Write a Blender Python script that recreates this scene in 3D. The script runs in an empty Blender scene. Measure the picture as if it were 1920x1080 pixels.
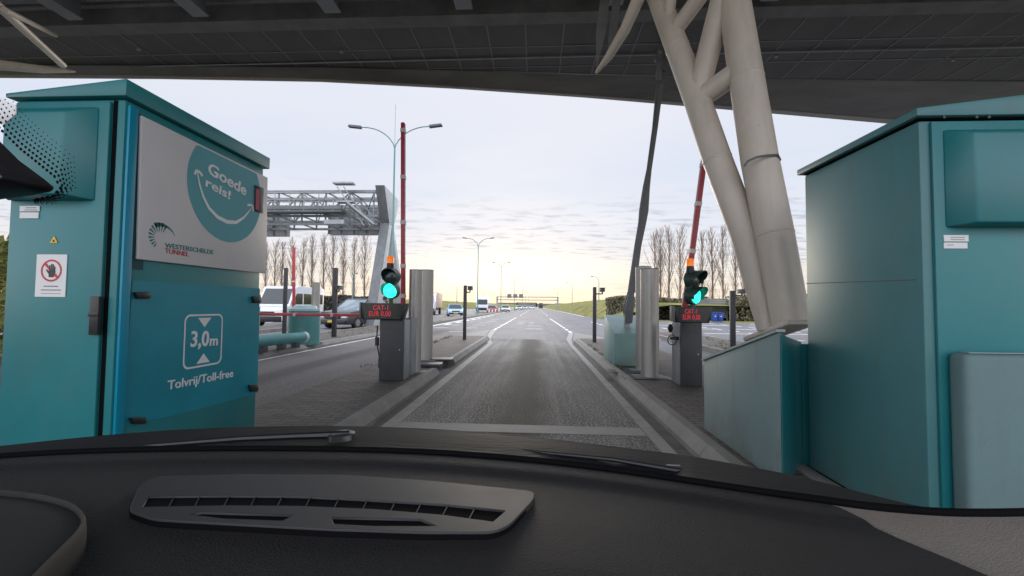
import bpy, bmesh, math, random
from mathutils import Vector, Matrix
R = math.radians
S = bpy.context.scene
C = S.collection
random.seed(7)

# ------------------------------------------------------------------ camera, world, sun, exposure
F, CAMH = 820.0, 1.35
VPX, VPY, ROLL = 45.0, 34.0, 0.008
yc = Vector((VPX, -VPY, -F)).normalized()
up = Vector((ROLL, 1, 0)); zc = (up - yc * up.dot(yc)).normalized()
xc = yc.cross(zc).normalized()
RM = Matrix((xc, yc, zc))                     # camera -> world
cam_d = bpy.data.cameras.new('camera'); cam = bpy.data.objects.new('camera', cam_d); C.objects.link(cam)
cam_d.sensor_width = 36; cam_d.lens = 36 * F / 1920; cam_d.clip_start = 0.02; cam_d.clip_end = 6000
CO = Vector((0, 0, CAMH))
cam.matrix_world = Matrix.Translation(CO) @ RM.to_4x4()
S.camera = cam
S.view_settings.view_transform = 'Standard'; S.view_settings.look = 'None'
S.view_settings.gamma = 1; S.view_settings.exposure = 0.38
S.view_settings.use_curve_mapping = False
S.cycles.use_denoising = True
S.cycles.max_bounces = 8; S.cycles.diffuse_bounces = 5

def ray(x, y): return RM @ Vector((x - 960, 540 - y, -F))
def at(x, y, Y):
    d = ray(x, y); return CO + d * (Y / d.y)
def gr(x, y, z=0.0):
    d = ray(x, y); return CO + d * ((z - CAMH) / d.z)
def sd(x, y, X):
    d = ray(x, y); return CO + d * (X / d.x)

SUN_EL, SUN_AZ = R(7), R(-4)     # low behind the cloud over the end of the road
w = bpy.data.worlds.new('World'); S.world = w; w.use_nodes = True
nt = w.node_tree; nt.nodes.clear(); N = nt.nodes; L = nt.links
def n_(t, **k):
    o = N.new(t)
    for a, b in k.items(): setattr(o, a, b)
    return o
def math_(op, a, b=None, c=None, clamp=False):
    m = n_('ShaderNodeMath', operation=op, use_clamp=clamp)
    for i, v in enumerate((a, b, c)):
        if v is None: continue
        if isinstance(v, (int, float)): m.inputs[i].default_value = v
        else: L.new(v, m.inputs[i])
    return m.outputs[0]
tc = n_('ShaderNodeTexCoord'); sep = n_('ShaderNodeSeparateXYZ'); L.new(tc.outputs['Generated'], sep.inputs[0])
dx, dy, dz = sep.outputs
ez = math_('MAXIMUM', dz, 0.0)
ramp = n_('ShaderNodeValToRGB'); L.new(ez, ramp.inputs[0])
cr = ramp.color_ramp
stops = [(0.0, (.76, .68, .55)), (.03, (.80, .73, .61)), (.075, (.76, .73, .67)), (.12, (.70, .70, .74)), (.18, (.64, .68, .77)), (.30, (.61, .66, .77)), (.42, (.66, .69, .78)), (.6, (.70, .74, .84))]
while len(cr.elements) < len(stops): cr.elements.new(.5)
for e, (p, c) in zip(cr.elements, stops): e.position = p; e.color = (*c, 1)
# clouds: a flat layer seen in perspective
inv = math_('DIVIDE', 1.0, math_('ADD', ez, .035))
cx_ = math_('MULTIPLY', dx, inv); cy_ = math_('MULTIPLY', dy, inv)
comb = n_('ShaderNodeCombineXYZ'); L.new(cx_, comb.inputs[0]); L.new(cy_, comb.inputs[1])
def noise(scale, sx, sy, det, rough=.55):
    mp = n_('ShaderNodeMapping'); mp.inputs['Scale'].default_value = (sx, sy, 1); L.new(comb.outputs[0], mp.inputs[0])
    nz = n_('ShaderNodeTexNoise'); nz.inputs['Scale'].default_value = scale; nz.inputs['Detail'].default_value = det
    nz.inputs['Roughness'].default_value = rough; L.new(mp.outputs[0], nz.inputs[0]); return nz.outputs[0]
def mrange(v, a, b, c, d):
    m = n_('ShaderNodeMapRange'); m.interpolation_type = 'SMOOTHSTEP'
    L.new(v, m.inputs[0])
    for i, q in enumerate((a, b, c, d)): m.inputs[i + 1].default_value = q
    return m.outputs[0]
big = mrange(noise(.55, .8, 1.2, 4), .35, .68, 0, 1)
fine = mrange(noise(4.2, .75, 1.25, 4), .48, .70, 0, 1)
lowband = math_('MULTIPLY', mrange(ez, .02, .09, 0, 1), mrange(ez, .17, .27, 1, 0))
fineA = math_('MULTIPLY', math_('MULTIPLY', fine, lowband), .75)
def mixc(f, a, b, blend='MIX'):
    m = n_('ShaderNodeMix', data_type='RGBA', blend_type=blend)
    for s, v in ((m.inputs[0], f), (m.inputs[6], a), (m.inputs[7], b)):
        if isinstance(v, (int, float)): s.default_value = v
        elif isinstance(v, tuple): s.default_value = (*v, 1)
        else: L.new(v, s)
    return m.outputs[2]
col = mixc(math_('MULTIPLY', big, .35), ramp.outputs[0], (.80, .77, .80))
col = mixc(fineA, col, (.36, .42, .54))
horiz = math_('MULTIPLY', math_('MULTIPLY', mrange(noise(2.0, .35, .5, 3), .46, .62, 0, 1), mrange(ez, .02, .12, 1, 0)), .8)
col = mixc(horiz, col, (.66, .56, .50))
# bright gap round the hidden sun
sx, sy, sz = math.sin(SUN_AZ) * math.cos(SUN_EL), math.cos(SUN_AZ) * math.cos(SUN_EL), math.sin(SUN_EL)
ax = math_('MULTIPLY', math_('SUBTRACT', dx, sx), 1.0); az_ = math_('MULTIPLY', math_('SUBTRACT', dz, .075), 5.5)
r2 = math_('ADD', math_('MULTIPLY', ax, ax), math_('MULTIPLY', az_, az_))
glow = math_('MULTIPLY', mrange(r2, 0, .11, 1, 0), mrange(dy, 0, .4, 0, 1))
col = mixc(math_('MULTIPLY', glow, .95), col, (1.02, .95, .80))
# extra brightness added overhead and behind the car, out of view, lights the cabinets
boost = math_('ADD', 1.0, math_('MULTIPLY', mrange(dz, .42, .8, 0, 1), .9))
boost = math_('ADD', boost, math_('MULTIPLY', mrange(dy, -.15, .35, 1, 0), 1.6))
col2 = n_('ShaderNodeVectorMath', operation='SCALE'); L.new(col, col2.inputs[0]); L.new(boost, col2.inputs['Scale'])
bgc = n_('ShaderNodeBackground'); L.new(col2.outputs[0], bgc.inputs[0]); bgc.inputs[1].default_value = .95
sky = n_('ShaderNodeTexSky', sky_type='NISHITA'); sky.sun_disc = False; sky.sun_elevation = SUN_EL; sky.sun_rotation = SUN_AZ
bgs = n_('ShaderNodeBackground'); L.new(sky.outputs[0], bgs.inputs[0]); bgs.inputs[1].default_value = .08
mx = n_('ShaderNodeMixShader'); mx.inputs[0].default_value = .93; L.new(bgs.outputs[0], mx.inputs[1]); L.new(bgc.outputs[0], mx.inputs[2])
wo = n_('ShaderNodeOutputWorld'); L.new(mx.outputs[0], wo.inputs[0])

sl = bpy.data.lights.new('sun', 'SUN'); sl.energy = 0.5; sl.angle = R(14); sl.color = (1, .9, .76)
so = bpy.data.objects.new('sun', sl); C.objects.link(so)
so.rotation_euler = Vector((sx, sy, sz)).to_track_quat('Z', 'Y').to_euler()

# ------------------------------------------------------------------ materials
MATS = {}
def mat(name, col, rough=.5, metal=0.0, var=.0, scale=6.0, bump=0.0, bscale=None, col2=None, emit=None, es=1.0, spec=.5, det=4, stretch=(1, 1, 1), coat=0, grime=0):
    if name in MATS: return MATS[name]
    m = bpy.data.materials.new(name); m.use_nodes = True; t = m.node_tree; b = t.nodes['Principled BSDF']
    b.inputs['Roughness'].default_value = rough; b.inputs['Metallic'].default_value = metal
    b.inputs['Specular IOR Level'].default_value = spec
    b.inputs['Coat Weight'].default_value = coat
    b.inputs['Base Color'].default_value = (*col, 1)
    tcn = t.nodes.new('ShaderNodeTexCoord'); mp = t.nodes.new('ShaderNodeMapping'); mp.inputs['Scale'].default_value = stretch
    t.links.new(tcn.outputs['Object'], mp.inputs[0])
    if var or col2:
        nz = t.nodes.new('ShaderNodeTexNoise'); nz.inputs['Scale'].default_value = scale; nz.inputs['Detail'].default_value = det
        nz.inputs['Roughness'].default_value = .62
        t.links.new(mp.outputs[0], nz.inputs[0])
        rp = t.nodes.new('ShaderNodeValToRGB'); e = rp.color_ramp.elements
        a = tuple(c * (1 - var) for c in col); c2 = col2 or tuple(min(1, c * (1 + var)) for c in col)
        e[0].position = .32; e[1].position = .68; e[0].color = (*a, 1); e[1].color = (*c2, 1)
        t.links.new(nz.outputs[0], rp.inputs[0]); t.links.new(rp.outputs[0], b.inputs['Base Color'])
        mr = t.nodes.new('ShaderNodeMapRange'); mr.inputs[3].default_value = max(.02, rough - .08); mr.inputs[4].default_value = min(1, rough + .1)
        t.links.new(nz.outputs[0], mr.inputs[0]); t.links.new(mr.outputs[0], b.inputs['Roughness'])
    if grime:     # rain streaks, road film and scuffs on outdoor paint
        src = b.inputs['Base Color'].links[0].from_socket
        def gn(sc, st, lo, hi, det_=6):
            m2 = t.nodes.new('ShaderNodeMapping'); m2.inputs['Scale'].default_value = st; t.links.new(tcn.outputs['Object'], m2.inputs[0])
            q = t.nodes.new('ShaderNodeTexNoise'); q.inputs['Scale'].default_value = sc; q.inputs['Detail'].default_value = det_; q.inputs['Roughness'].default_value = .65
            t.links.new(m2.outputs[0], q.inputs[0]); r_ = t.nodes.new('ShaderNodeMapRange'); r_.interpolation_type = 'SMOOTHSTEP'; t.links.new(q.outputs[0], r_.inputs[0])
            r_.inputs[1].default_value = lo; r_.inputs[2].default_value = hi; return r_.outputs[0]
        def mm(op, x, y):
            q = t.nodes.new('ShaderNodeMath'); q.operation = op; q.use_clamp = True
            for i, v in enumerate((x, y)):
                if isinstance(v, (int, float)): q.inputs[i].default_value = v
                else: t.links.new(v, q.inputs[i])
            return q.outputs[0]
        f = mm('ADD', mm('MULTIPLY', gn(9, (1, 1, .10), .48, .75), .55), mm('MULTIPLY', gn(2.2, (1, 1, 1), .5, .75, 9), .5))
        f = mm('ADD', f, mm('MULTIPLY', gn(28, (1, 1, .5), .64, .72, 3), .6))
        sz_ = t.nodes.new('ShaderNodeSeparateXYZ'); t.links.new(tcn.outputs['Object'], sz_.inputs[0])
        rz_ = t.nodes.new('ShaderNodeMapRange'); rz_.inputs[1].default_value = .45; rz_.inputs[2].default_value = 0; t.links.new(sz_.outputs[2], rz_.inputs[0])
        if name != 'cream_steel_paint': f = mm('ADD', f, mm('MULTIPLY', rz_.outputs[0], gn(6, (1, 1, .6), .35, .65)))
        gx = t.nodes.new('ShaderNodeMix'); gx.data_type = 'RGBA'; t.links.new(mm('MULTIPLY', f, grime), gx.inputs[0]); t.links.new(src, gx.inputs[6])
        gx.inputs[7].default_value = (.13, .115, .095, 1); t.links.new(gx.outputs[2], b.inputs['Base Color'])
    if bump:
        n2 = t.nodes.new('ShaderNodeTexNoise'); n2.inputs['Scale'].default_value = bscale or scale * 4; n2.inputs['Detail'].default_value = 3
        t.links.new(mp.outputs[0], n2.inputs[0]); bp = t.nodes.new('ShaderNodeBump'); bp.inputs['Strength'].default_value = bump
        bp.inputs['Distance'].default_value = .01
        t.links.new(n2.outputs[0], bp.inputs['Height']); t.links.new(bp.outputs[0], b.inputs['Normal'])
    if emit:
        b.inputs['Emission Color'].default_value = (*emit, 1); b.inputs['Emission Strength'].default_value = es
    MATS[name] = m; return m

TEAL = mat('teal_paint', (.012, .170, .188), .38, var=.10, scale=1.3, bump=.03, bscale=150, grime=.22)
TEALS = mat('teal_satin', (.065, .195, .21), .42, var=.12, scale=1.1, bump=.03, bscale=150, spec=.4, grime=.4)
BLUET = mat('blue_teal_film', (.002, .20, .265), .36, var=.12, scale=2.2, bump=.02, bscale=120)
CYANP = mat('cyan_profile', (.0, .22, .34), .3)
PALE = mat('pale_teal_paint', (.185, .265, .27), .62, var=.07, scale=1.6, bump=.12, bscale=110, grime=.5)
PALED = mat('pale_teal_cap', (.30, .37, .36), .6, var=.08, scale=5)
WHT = mat('board_white', (.50, .49, .50), .45, var=.05, scale=2)
WHITE = mat('white_vinyl', (.62, .63, .64), .5)
CIRC = mat('turquoise_print', (.04, .255, .295), .42, var=.07, scale=2)
GREENP = mat('green_print', (.01, .16, .15), .5)
REDP = mat('red_print', (.38, .03, .06), .5)
BLK = mat('black_plastic', (.012, .012, .014), .4, var=.2, scale=20)
BLKM = mat('black_matt', (.003, .003, .004), .9, spec=.1)
DKG = mat('dark_grey_coat', (.035, .038, .045), .5, var=.15, scale=6)
STEEL = mat('stainless_steel', (.36, .35, .34), .44, metal=.7, var=.22, scale=3, stretch=(1, 1, .15), bump=.02)
GALV = mat('galvanised_steel', (.30, .32, .33), .55, metal=.35, var=.18, scale=3)
GALVD = mat('weathered_steel', (.13, .14, .145), .6, metal=.2, var=.2, scale=3)
CREAM = mat('cream_steel_paint', (.56, .50, .44), .42, var=.07, scale=1.6, bump=.03, bscale=40, grime=.3)
RODM = mat('grey_rod_paint', (.13, .135, .15), .5, var=.15, scale=4)
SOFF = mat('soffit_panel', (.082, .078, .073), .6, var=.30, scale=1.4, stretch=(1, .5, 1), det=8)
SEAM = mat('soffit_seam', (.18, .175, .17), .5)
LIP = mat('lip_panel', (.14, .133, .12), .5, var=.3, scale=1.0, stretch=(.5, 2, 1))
DECK = mat('deck_ribs', (.36, .36, .35), .6, var=.15, scale=3)
FASC = mat('fascia_beige', (.34, .31, .28), .5, var=.1)
REDW = mat('barrier_red', (.36, .035, .05), .42, var=.12, scale=6)
GREYB = mat('reflective_band', (.50, .45, .45), .4)
ORNG = mat('amber_beacon', (.85, .20, .02), .25, emit=(1, .22, .01), es=.35)
GLENS = mat('green_lit_lens', (.02, .5, .4), .3, emit=(.0, 1.0, .62), es=1.5)
GLDOT = mat('green_led', (.1, .6, .5), .3, emit=(.10, 1.0, .80), es=2.3)
HOUSG = mat('signal_housing', (.02, .045, .042), .45)
DLENS = mat('dark_lens', (.012, .03, .028), .2)
LED = mat('red_led', (.3, .01, .02), .5, emit=(1.0, .03, .08), es=.42)
CONC = mat('kerb_concrete', (.19, .185, .175), .75, var=.20, scale=2.5, bump=.2, bscale=60, det=8)
CONCD = mat('gutter_concrete', (.085, .08, .073), .8, var=.35, scale=4, bump=.3, bscale=60, det=8)
BAND = mat('lane_edge_band', (.25, .245, .235), .7, var=.18, scale=2.5, bump=.15, bscale=60, det=8)
WLINE = mat('road_paint', (.66, .65, .63), .6, var=.25, scale=7, det=8)
DIRT = mat('median_dirt', (.17, .15, .12), .95, var=.35, scale=1.2, bump=.4, bscale=10, det=8)
GRASS = mat('verge_grass', (.12, .135, .035), 1.0, col2=(.26, .235, .09), var=.3, scale=.5, bump=.9, bscale=5, det=10, spec=.1)
FIELD = mat('field', (.10, .11, .035), .95, var=.25, scale=.1, det=8)
BARK = mat('poplar_bark', (.16, .12, .09), .9, var=.2, scale=2)
TWIG = mat('poplar_twigs', (.20, .14, .11), .9, var=.2, scale=2)
HEDG = mat('hedge_leaves', (.060, .058, .035), .9, var=.4, scale=1.2)
HEDG2 = mat('wall_grey', (.15, .16, .17), .8, var=.15, scale=1.2)
CGLASS = mat('car_glass', (.02, .024, .028), .08, spec=.5)
PGLASS = mat('car_glass_sky_tint', (.20, .25, .28), .1, spec=.8)  # pale base colour stands for the sky reflected in the windscreen
TYRE = mat('tyre_rubber', (.015, .015, .015), .8)
RIM = mat('wheel_rim', (.25, .25, .26), .4, metal=.6)
CWH = mat('car_white', (.60, .63, .68), .3, coat=.4)
CBL = mat('car_light_blue', (.25, .42, .56), .3, coat=.4)
CDK = mat('car_dark', (.025, .028, .035), .25, coat=.5)
CSL = mat('car_silver', (.36, .38, .41), .3, coat=.4, metal=.3)
HEADL = mat('headlight', (.7, .7, .7), .15)
YPL = mat('yellow_plate', (.65, .42, .03), .5)
PEACH = mat('pale_peach_panel', (.50, .36, .30), .6)
BBLUE = mat('blue_plastic', (.01, .05, .26), .4)
DASH = mat('dash_plastic', (.0115, .0112, .012), .66, var=.12, scale=3, bump=.5, bscale=520, spec=.38)
DASHV = mat('vent_plastic', (.030, .030, .033), .55, var=.06, scale=8, bump=.06, bscale=600)
COWL = mat('cowl_plastic', (.014, .015, .017), .7, spec=.12, var=.35, scale=14, bump=.15, bscale=80, stretch=(.3, 1.5, 1))
BEIGE = mat('beige_trim', (.20, .175, .155), .7, var=.08, scale=6, bump=.4, bscale=500)
LAMPB = mat('lamp_pole_paint', (.10, .22, .22), .5, var=.1)
STICK = mat('sticker_white', (.70, .70, .70), .5)
YEL = mat('warning_yellow', (.75, .50, .05), .5)
ORG2 = mat('sticker_red', (.50, .03, .04), .5)
GREYT = mat('small_print_grey', (.16, .16, .18), .6)

def asphalt(name, base, dark, lane=None, rough=.55, sp=.5):
    m = bpy.data.materials.new(name); m.use_nodes = True; t = m.node_tree; b = t.nodes['Principled BSDF']
    tcn = t.nodes.new('ShaderNodeTexCoord')
    def nz(sc, det, st=(1, 1, 1)):
        mp = t.nodes.new('ShaderNodeMapping'); mp.inputs['Scale'].default_value = st; t.links.new(tcn.outputs['Object'], mp.inputs[0])
        q = t.nodes.new('ShaderNodeTexNoise'); q.inputs['Scale'].default_value = sc; q.inputs['Detail'].default_value = det; q.inputs['Roughness'].default_value = .6
        t.links.new(mp.outputs[0], q.inputs[0]); return q.outputs[0]
    def mr(v, a, b_, c, d):
        q = t.nodes.new('ShaderNodeMapRange'); q.interpolation_type = 'SMOOTHSTEP'; t.links.new(v, q.inputs[0])
        for i, x in enumerate((a, b_, c, d)): q.inputs[i + 1].default_value = x
        return q.outputs[0]
    def mt(op, a, c):
        q = t.nodes.new('ShaderNodeMath'); q.operation = op
        for i, x in enumerate((a, c)):
            if isinstance(x, (int, float)): q.inputs[i].default_value = x
            else: t.links.new(x, q.inputs[i])
        return q.outputs[0]
    patch = mt('ADD', mt('MULTIPLY', mr(nz(.5, 6, (1, .35, 1)), .35, .65, 0, 1), .6), mt('MULTIPLY', mr(nz(2.5, 5, (1.6, .05, 1)), .35, .7, 0, 1), .4))
    grain = mr(nz(38, 4), .44, .66, 0, 1)
    rp = t.nodes.new('ShaderNodeMix'); rp.data_type = 'RGBA'; rp.inputs[6].default_value = (*dark, 1); rp.inputs[7].default_value = (*base, 1)
    f = mt('ADD', mt('MULTIPLY', patch, .45), mt('MULTIPLY', grain, .65))
    if lane is not None:      # rubber and oil left between and under the wheels
        sp_ = t.nodes.new('ShaderNodeSeparateXYZ'); t.links.new(tcn.outputs['Object'], sp_.inputs[0])
        wob = mt('MULTIPLY', mt('SUBTRACT', nz(.35, 3, (1, 1, 1)), .5), .35)
        d = mt('ABSOLUTE', mt('SUBTRACT', mt('ADD', sp_.outputs[0], wob), lane), 0)
        f = mt('MULTIPLY', f, mr(d, .10, .55, .12, 1))
    t.links.new(f, rp.inputs[0]); t.links.new(rp.outputs[2], b.inputs['Base Color'])
    b.inputs['Specular IOR Level'].default_value = sp
    rr = mr(grain, 0, 1, rough + .08, rough - .12); t.links.new(rr, b.inputs['Roughness'])
    bp = t.nodes.new('ShaderNodeBump'); bp.inputs['Strength'].default_value = .6; bp.inputs['Distance'].default_value = .006
    t.links.new(nz(110, 2), bp.inputs['Height']); t.links.new(bp.outputs[0], b.inputs['Normal'])
    return m
ASPH = asphalt('asphalt_plaza', (.20, .20, .21), (.10, .10, .107), rough=.68, sp=.25)
ASPL = asphalt('asphalt_lane', (.36, .35, .335), (.05, .048, .046), lane=-.17, rough=.75, sp=.14)
ASPS = asphalt('asphalt_side_lane', (.22, .205, .20), (.075, .07, .07), lane=-4.9, rough=.72, sp=.2)

def bricks():
    m = bpy.data.materials.new('brick_pavers'); m.use_nodes = True; t = m.node_tree; b = t.nodes['Principled BSDF']
    tcn = t.nodes.new('ShaderNodeTexCoord'); br = t.nodes.new('ShaderNodeTexBrick')
    br.inputs['Scale'].default_value = 1.0; br.inputs['Brick Width'].default_value = .21; br.inputs['Row Height'].default_value = .105
    br.inputs['Mortar Size'].default_value = .008; br.inputs['Color1'].default_value = (.085, .072, .062, 1); br.inputs['Color2'].default_value = (.125, .105, .09, 1)
    br.inputs['Mortar'].default_value = (.03, .028, .025, 1)
    t.links.new(tcn.outputs['Object'], br.inputs['Vector'])
    q = t.nodes.new('ShaderNodeTexNoise'); q.inputs['Scale'].default_value = 3; q.inputs['Detail'].default_value = 8; t.links.new(tcn.outputs['Object'], q.inputs[0])
    r = t.nodes.new('ShaderNodeMapRange'); r.inputs[3].default_value = .55; r.inputs[4].default_value = 1.4; t.links.new(q.outputs[0], r.inputs[0])
    v = t.nodes.new('ShaderNodeVectorMath'); v.operation = 'SCALE'; t.links.new(br.outputs[0], v.inputs[0]); t.links.new(r.outputs[0], v.inputs['Scale'])
    t.links.new(v.outputs[0], b.inputs['Base Color']); b.inputs['Roughness'].default_value = .75
    bp = t.nodes.new('ShaderNodeBump'); bp.inputs['Strength'].default_value = .7; bp.inputs['Distance'].default_value = .01; bp.invert = True
    t.links.new(br.outputs['Fac'], bp.inputs['Height']); t.links.new(bp.outputs[0], b.inputs['Normal'])
    return m
BRICK = bricks()

# ------------------------------------------------------------------ mesh helpers
class MB:
    def __init__(s): s.v = []; s.f = []; s.m = []; s.cur = 0
    def add(s, vs, fs):
        o = len(s.v); s.v += [tuple(v) for v in vs]
        for f in fs: s.f.append(tuple(o + i for i in f)); s.m.append(s.cur)
        return s
    def box(s, a, b):
        x0, y0, z0 = (min(a[i], b[i]) for i in range(3)); x1, y1, z1 = (max(a[i], b[i]) for i in range(3))
        return s.add([(x0, y0, z0), (x1, y0, z0), (x1, y1, z0), (x0, y1, z0), (x0, y0, z1), (x1, y0, z1), (x1, y1, z1), (x0, y1, z1)],
                     [(0, 3, 2, 1), (4, 5, 6, 7), (0, 1, 5, 4), (1, 2, 6, 5), (2, 3, 7, 6), (3, 0, 4, 7)])
    def hexa(s, bot, top):
        return s.add(list(bot) + list(top), [(0, 3, 2, 1), (4, 5, 6, 7), (0, 1, 5, 4), (1, 2, 6, 5), (2, 3, 7, 6), (3, 0, 4, 7)])
    def poly(s, pts): return s.add(pts, [tuple(range(len(pts)))])
    def prism(s, pts, vec):
        n = len(pts); vec = Vector(vec); q = [Vector(p) for p in pts]
        return s.add(q + [p + vec for p in q], [tuple(range(n - 1, -1, -1)), tuple(range(n, 2 * n))] + [(i, (i + 1) % n, n + (i + 1) % n, n + i) for i in range(n)])
    def tube(s, pts, r, n=12, cap=True):
        P = [Vector(p) for p in pts]; k = len(P); rs = r if isinstance(r, (list, tuple)) else [r] * k
        o = []; prev = None
        for i, p in enumerate(P):
            d = (P[min(i + 1, k - 1)] - P[max(i - 1, 0)]).normalized()
            if prev is None:
                a = d.orthogonal().normalized()
            else: a = (prev - d * prev.dot(d)).normalized()
            prev = a; b = d.cross(a)
            for j in range(n):
                t = 2 * math.pi * j / n; o.append(p + (a * math.cos(t) + b * math.sin(t)) * rs[i])
        fs = []
        for i in range(k - 1):
            for j in range(n): fs.append((i * n + j, i * n + (j + 1) % n, (i + 1) * n + (j + 1) % n, (i + 1) * n + j))
        if cap: fs += [tuple(range(n - 1, -1, -1)), tuple(range((k - 1) * n, k * n))]
        return s.add(o, fs)
    def bar(s, a, b, w_, h_, up=(0, 0, 1)):
        a = Vector(a); b = Vector(b); d = (b - a).normalized(); u = Vector(up); x = d.cross(u)
        if x.length < 1e-4: x = d.cross(Vector((1, 0, 0)))
        x.normalize(); u = x.cross(d)
        q = lambda p: [p - x * w_ / 2 - u * h_ / 2, p + x * w_ / 2 - u * h_ / 2, p + x * w_ / 2 + u * h_ / 2, p - x * w_ / 2 + u * h_ / 2]
        return s.hexa(q(a), q(b))
    def build(s, name, mats, parent=None, bev=0, smooth=False, seg=2, loc=None):
        me = bpy.data.meshes.new(name); me.from_pydata(s.v, [], s.f); me.validate()
        ms = mats if isinstance(mats, (list, tuple)) else [mats]
        for m in ms: me.materials.append(m)
        if len(ms) > 1 and len(me.polygons) == len(s.m):
            me.polygons.foreach_set('material_index', s.m)
        bm = bmesh.new(); bm.from_mesh(me); bmesh.ops.recalc_face_normals(bm, faces=bm.faces)
        if bev: bmesh.ops.bevel(bm, geom=[e for e in bm.edges if len(e.link_faces) == 2 and e.calc_face_angle(0) > .5], offset=bev, segments=seg, profile=.5, affect='EDGES', clamp_overlap=True)
        bm.to_mesh(me); bm.free()
        if smooth or bev:
            for p in me.polygons: p.use_smooth = True
            me.set_sharp_from_angle(angle=R(35))
        o = bpy.data.objects.new(name, me); C.objects.link(o)
        if loc is not None: o.location = loc
        if parent: o.parent = parent
        return o
def tag(o, label=None, cat=None, group=None, kind=None):
    if label: o['label'] = label
    if cat: o['category'] = cat
    if group: o['group'] = group
    if kind: o['kind'] = kind
    return o
def thing(name, label, cat, loc=(0, 0, 0), rz=0, group=None):
    o = bpy.data.objects.new(name, None); C.objects.link(o); o.location = loc; o.rotation_euler = (0, 0, rz); o.empty_display_size = .1
    return tag(o, label, cat, group)
def mk(parent, name, mats, fn, **k):      # part built in world coordinates under an Empty
    b = MB(); fn(b)
    o = b.build(name, mats, None, **k)
    if parent is not None:
        base = parent
        M = Matrix.Identity(4)
        while base is not None:
            M = Matrix.LocRotScale(base.location, base.rotation_euler, base.scale) @ M if base.type == 'EMPTY' else M
            base = base.parent
        o.data.transform(M.inverted()); o.parent = parent
    return o
def kids(o): return [c for c in bpy.data.objects if c.parent == o]
def copy_tree(o, parent=None, cache={}):
    c = o.copy(); C.objects.link(c); c.parent = parent
    if o.name not in cache: cache[o.name] = kids(o)
    for ch in cache[o.name]: copy_tree(ch, c)
    return c
def struct(name, mats, fn, **k):
    b = MB(); fn(b); o = b.build(name, mats, **k); o['kind'] = 'structure'; return o
def text_mesh(txt, size, bold=0.0, align='LEFT', extrude=.0015, spacing=1.0, shear=0):
    cu = bpy.data.curves.new('t', 'FONT'); cu.body = txt; cu.size = size; cu.offset = bold; cu.align_x = align; cu.extrude = extrude
    cu.space_character = spacing; cu.resolution_u = 3; cu.shear = shear
    o = bpy.data.objects.new('t', cu); C.objects.link(o); bpy.context.view_layer.update()
    me = bpy.data.meshes.new_from_object(o.evaluated_get(bpy.context.evaluated_depsgraph_get()))
    bpy.data.objects.remove(o); return me
def text(name, txt, size, m, M, parent, **k):
    """M maps text space (x right, y up, z out) to the world"""
    me = text_mesh(txt, size, **k); me.transform(M); me.materials.clear(); me.materials.append(m)
    o = bpy.data.objects.new(name, me); C.objects.link(o)
    if parent is not None: 
        me.transform(Matrix.LocRotScale(parent.location, parent.rotation_euler, (1, 1, 1)).inverted() if parent.type == 'EMPTY' else Matrix.Identity(4)); o.parent = parent
    return o
def frame(o, x, y):
    x = Vector(x).normalized(); z = x.cross(Vector(y)).normalized(); y = z.cross(x)
    M = Matrix.Identity(4)
    for i in range(3): M[i][0], M[i][1], M[i][2], M[i][3] = x[i], y[i], z[i], o[i]
    return M
ORD = ['first', 'second', 'third', 'fourth', 'fifth', 'sixth', 'seventh', 'eighth', 'ninth', 'tenth', 'eleventh', 'twelfth']

# ------------------------------------------------------------------ ground, roads
struct('ground', FIELD, lambda b: b.box((-2500, -400, -.5), (2500, 4500, -.06)))
def plaza(b):
    pts = [(-40, -30), (28, -30), (28, 38), (14, 43), (7.4, 46), (6.9, 100), (6.6, 260), (6.3, 1500), (-26, 1500), (-26, 100), (-32, 60), (-40, 45)]
    b.prism([(x, y, -.3) for x, y in pts], (0, 0, .292))
struct('plaza_road', ASPH, plaza)
NEAR, FAR = -12, 17.9
struct('lane_surface', ASPL, lambda b: b.box((-1.54, NEAR, -.05), (1.18, FAR, -.001)))
struct('side_lane_surface', ASPS, lambda b: b.box((-6.62, NEAR, -.05), (-3.42, 24, -.001)))
def band(b):
    for x0, x1 in ((-1.70, -1.54), (1.18, 1.31)):
        y = NEAR
        while y < 15.5:
            y1 = min(y + 1.0, 15.6); b.box((x0, y, -.05), (x1, y1 - .012, .006)); y = y1
    b.prism([(-1.70, 15.6, -.05), (-1.54, 15.6, -.05), (-1.85, 17.9, -.05), (-2.2, 24.5, -.05), (-2.5, 24.5, -.05), (-2.08, 17.9, -.05)], (0, 0, .056))
    b.prism([(1.18, 15.6, -.05), (1.31, 15.6, -.05), (1.45, 17.9, -.05), (1.95, 22.8, -.05), (1.72, 22.8, -.05), (1.24, 17.9, -.05)], (0, 0, .056))
struct('lane_edge_band', BAND, band)
def gutter(b):
    b.box((-1.82, NEAR, -.05), (-1.705, 17.6, -.004)); b.box((1.315, NEAR, -.05), (1.45, 17.0, -.004))
struct('gutter', CONCD, gutter)
def cross(b): 
    b.box((-1.54, 4.72, -.04), (1.17, 5.02, .003)); b.box((-1.8, 17.88, -.04), (1.4, 18.0, .003))
struct('cross_joint', BAND, cross)
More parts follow.
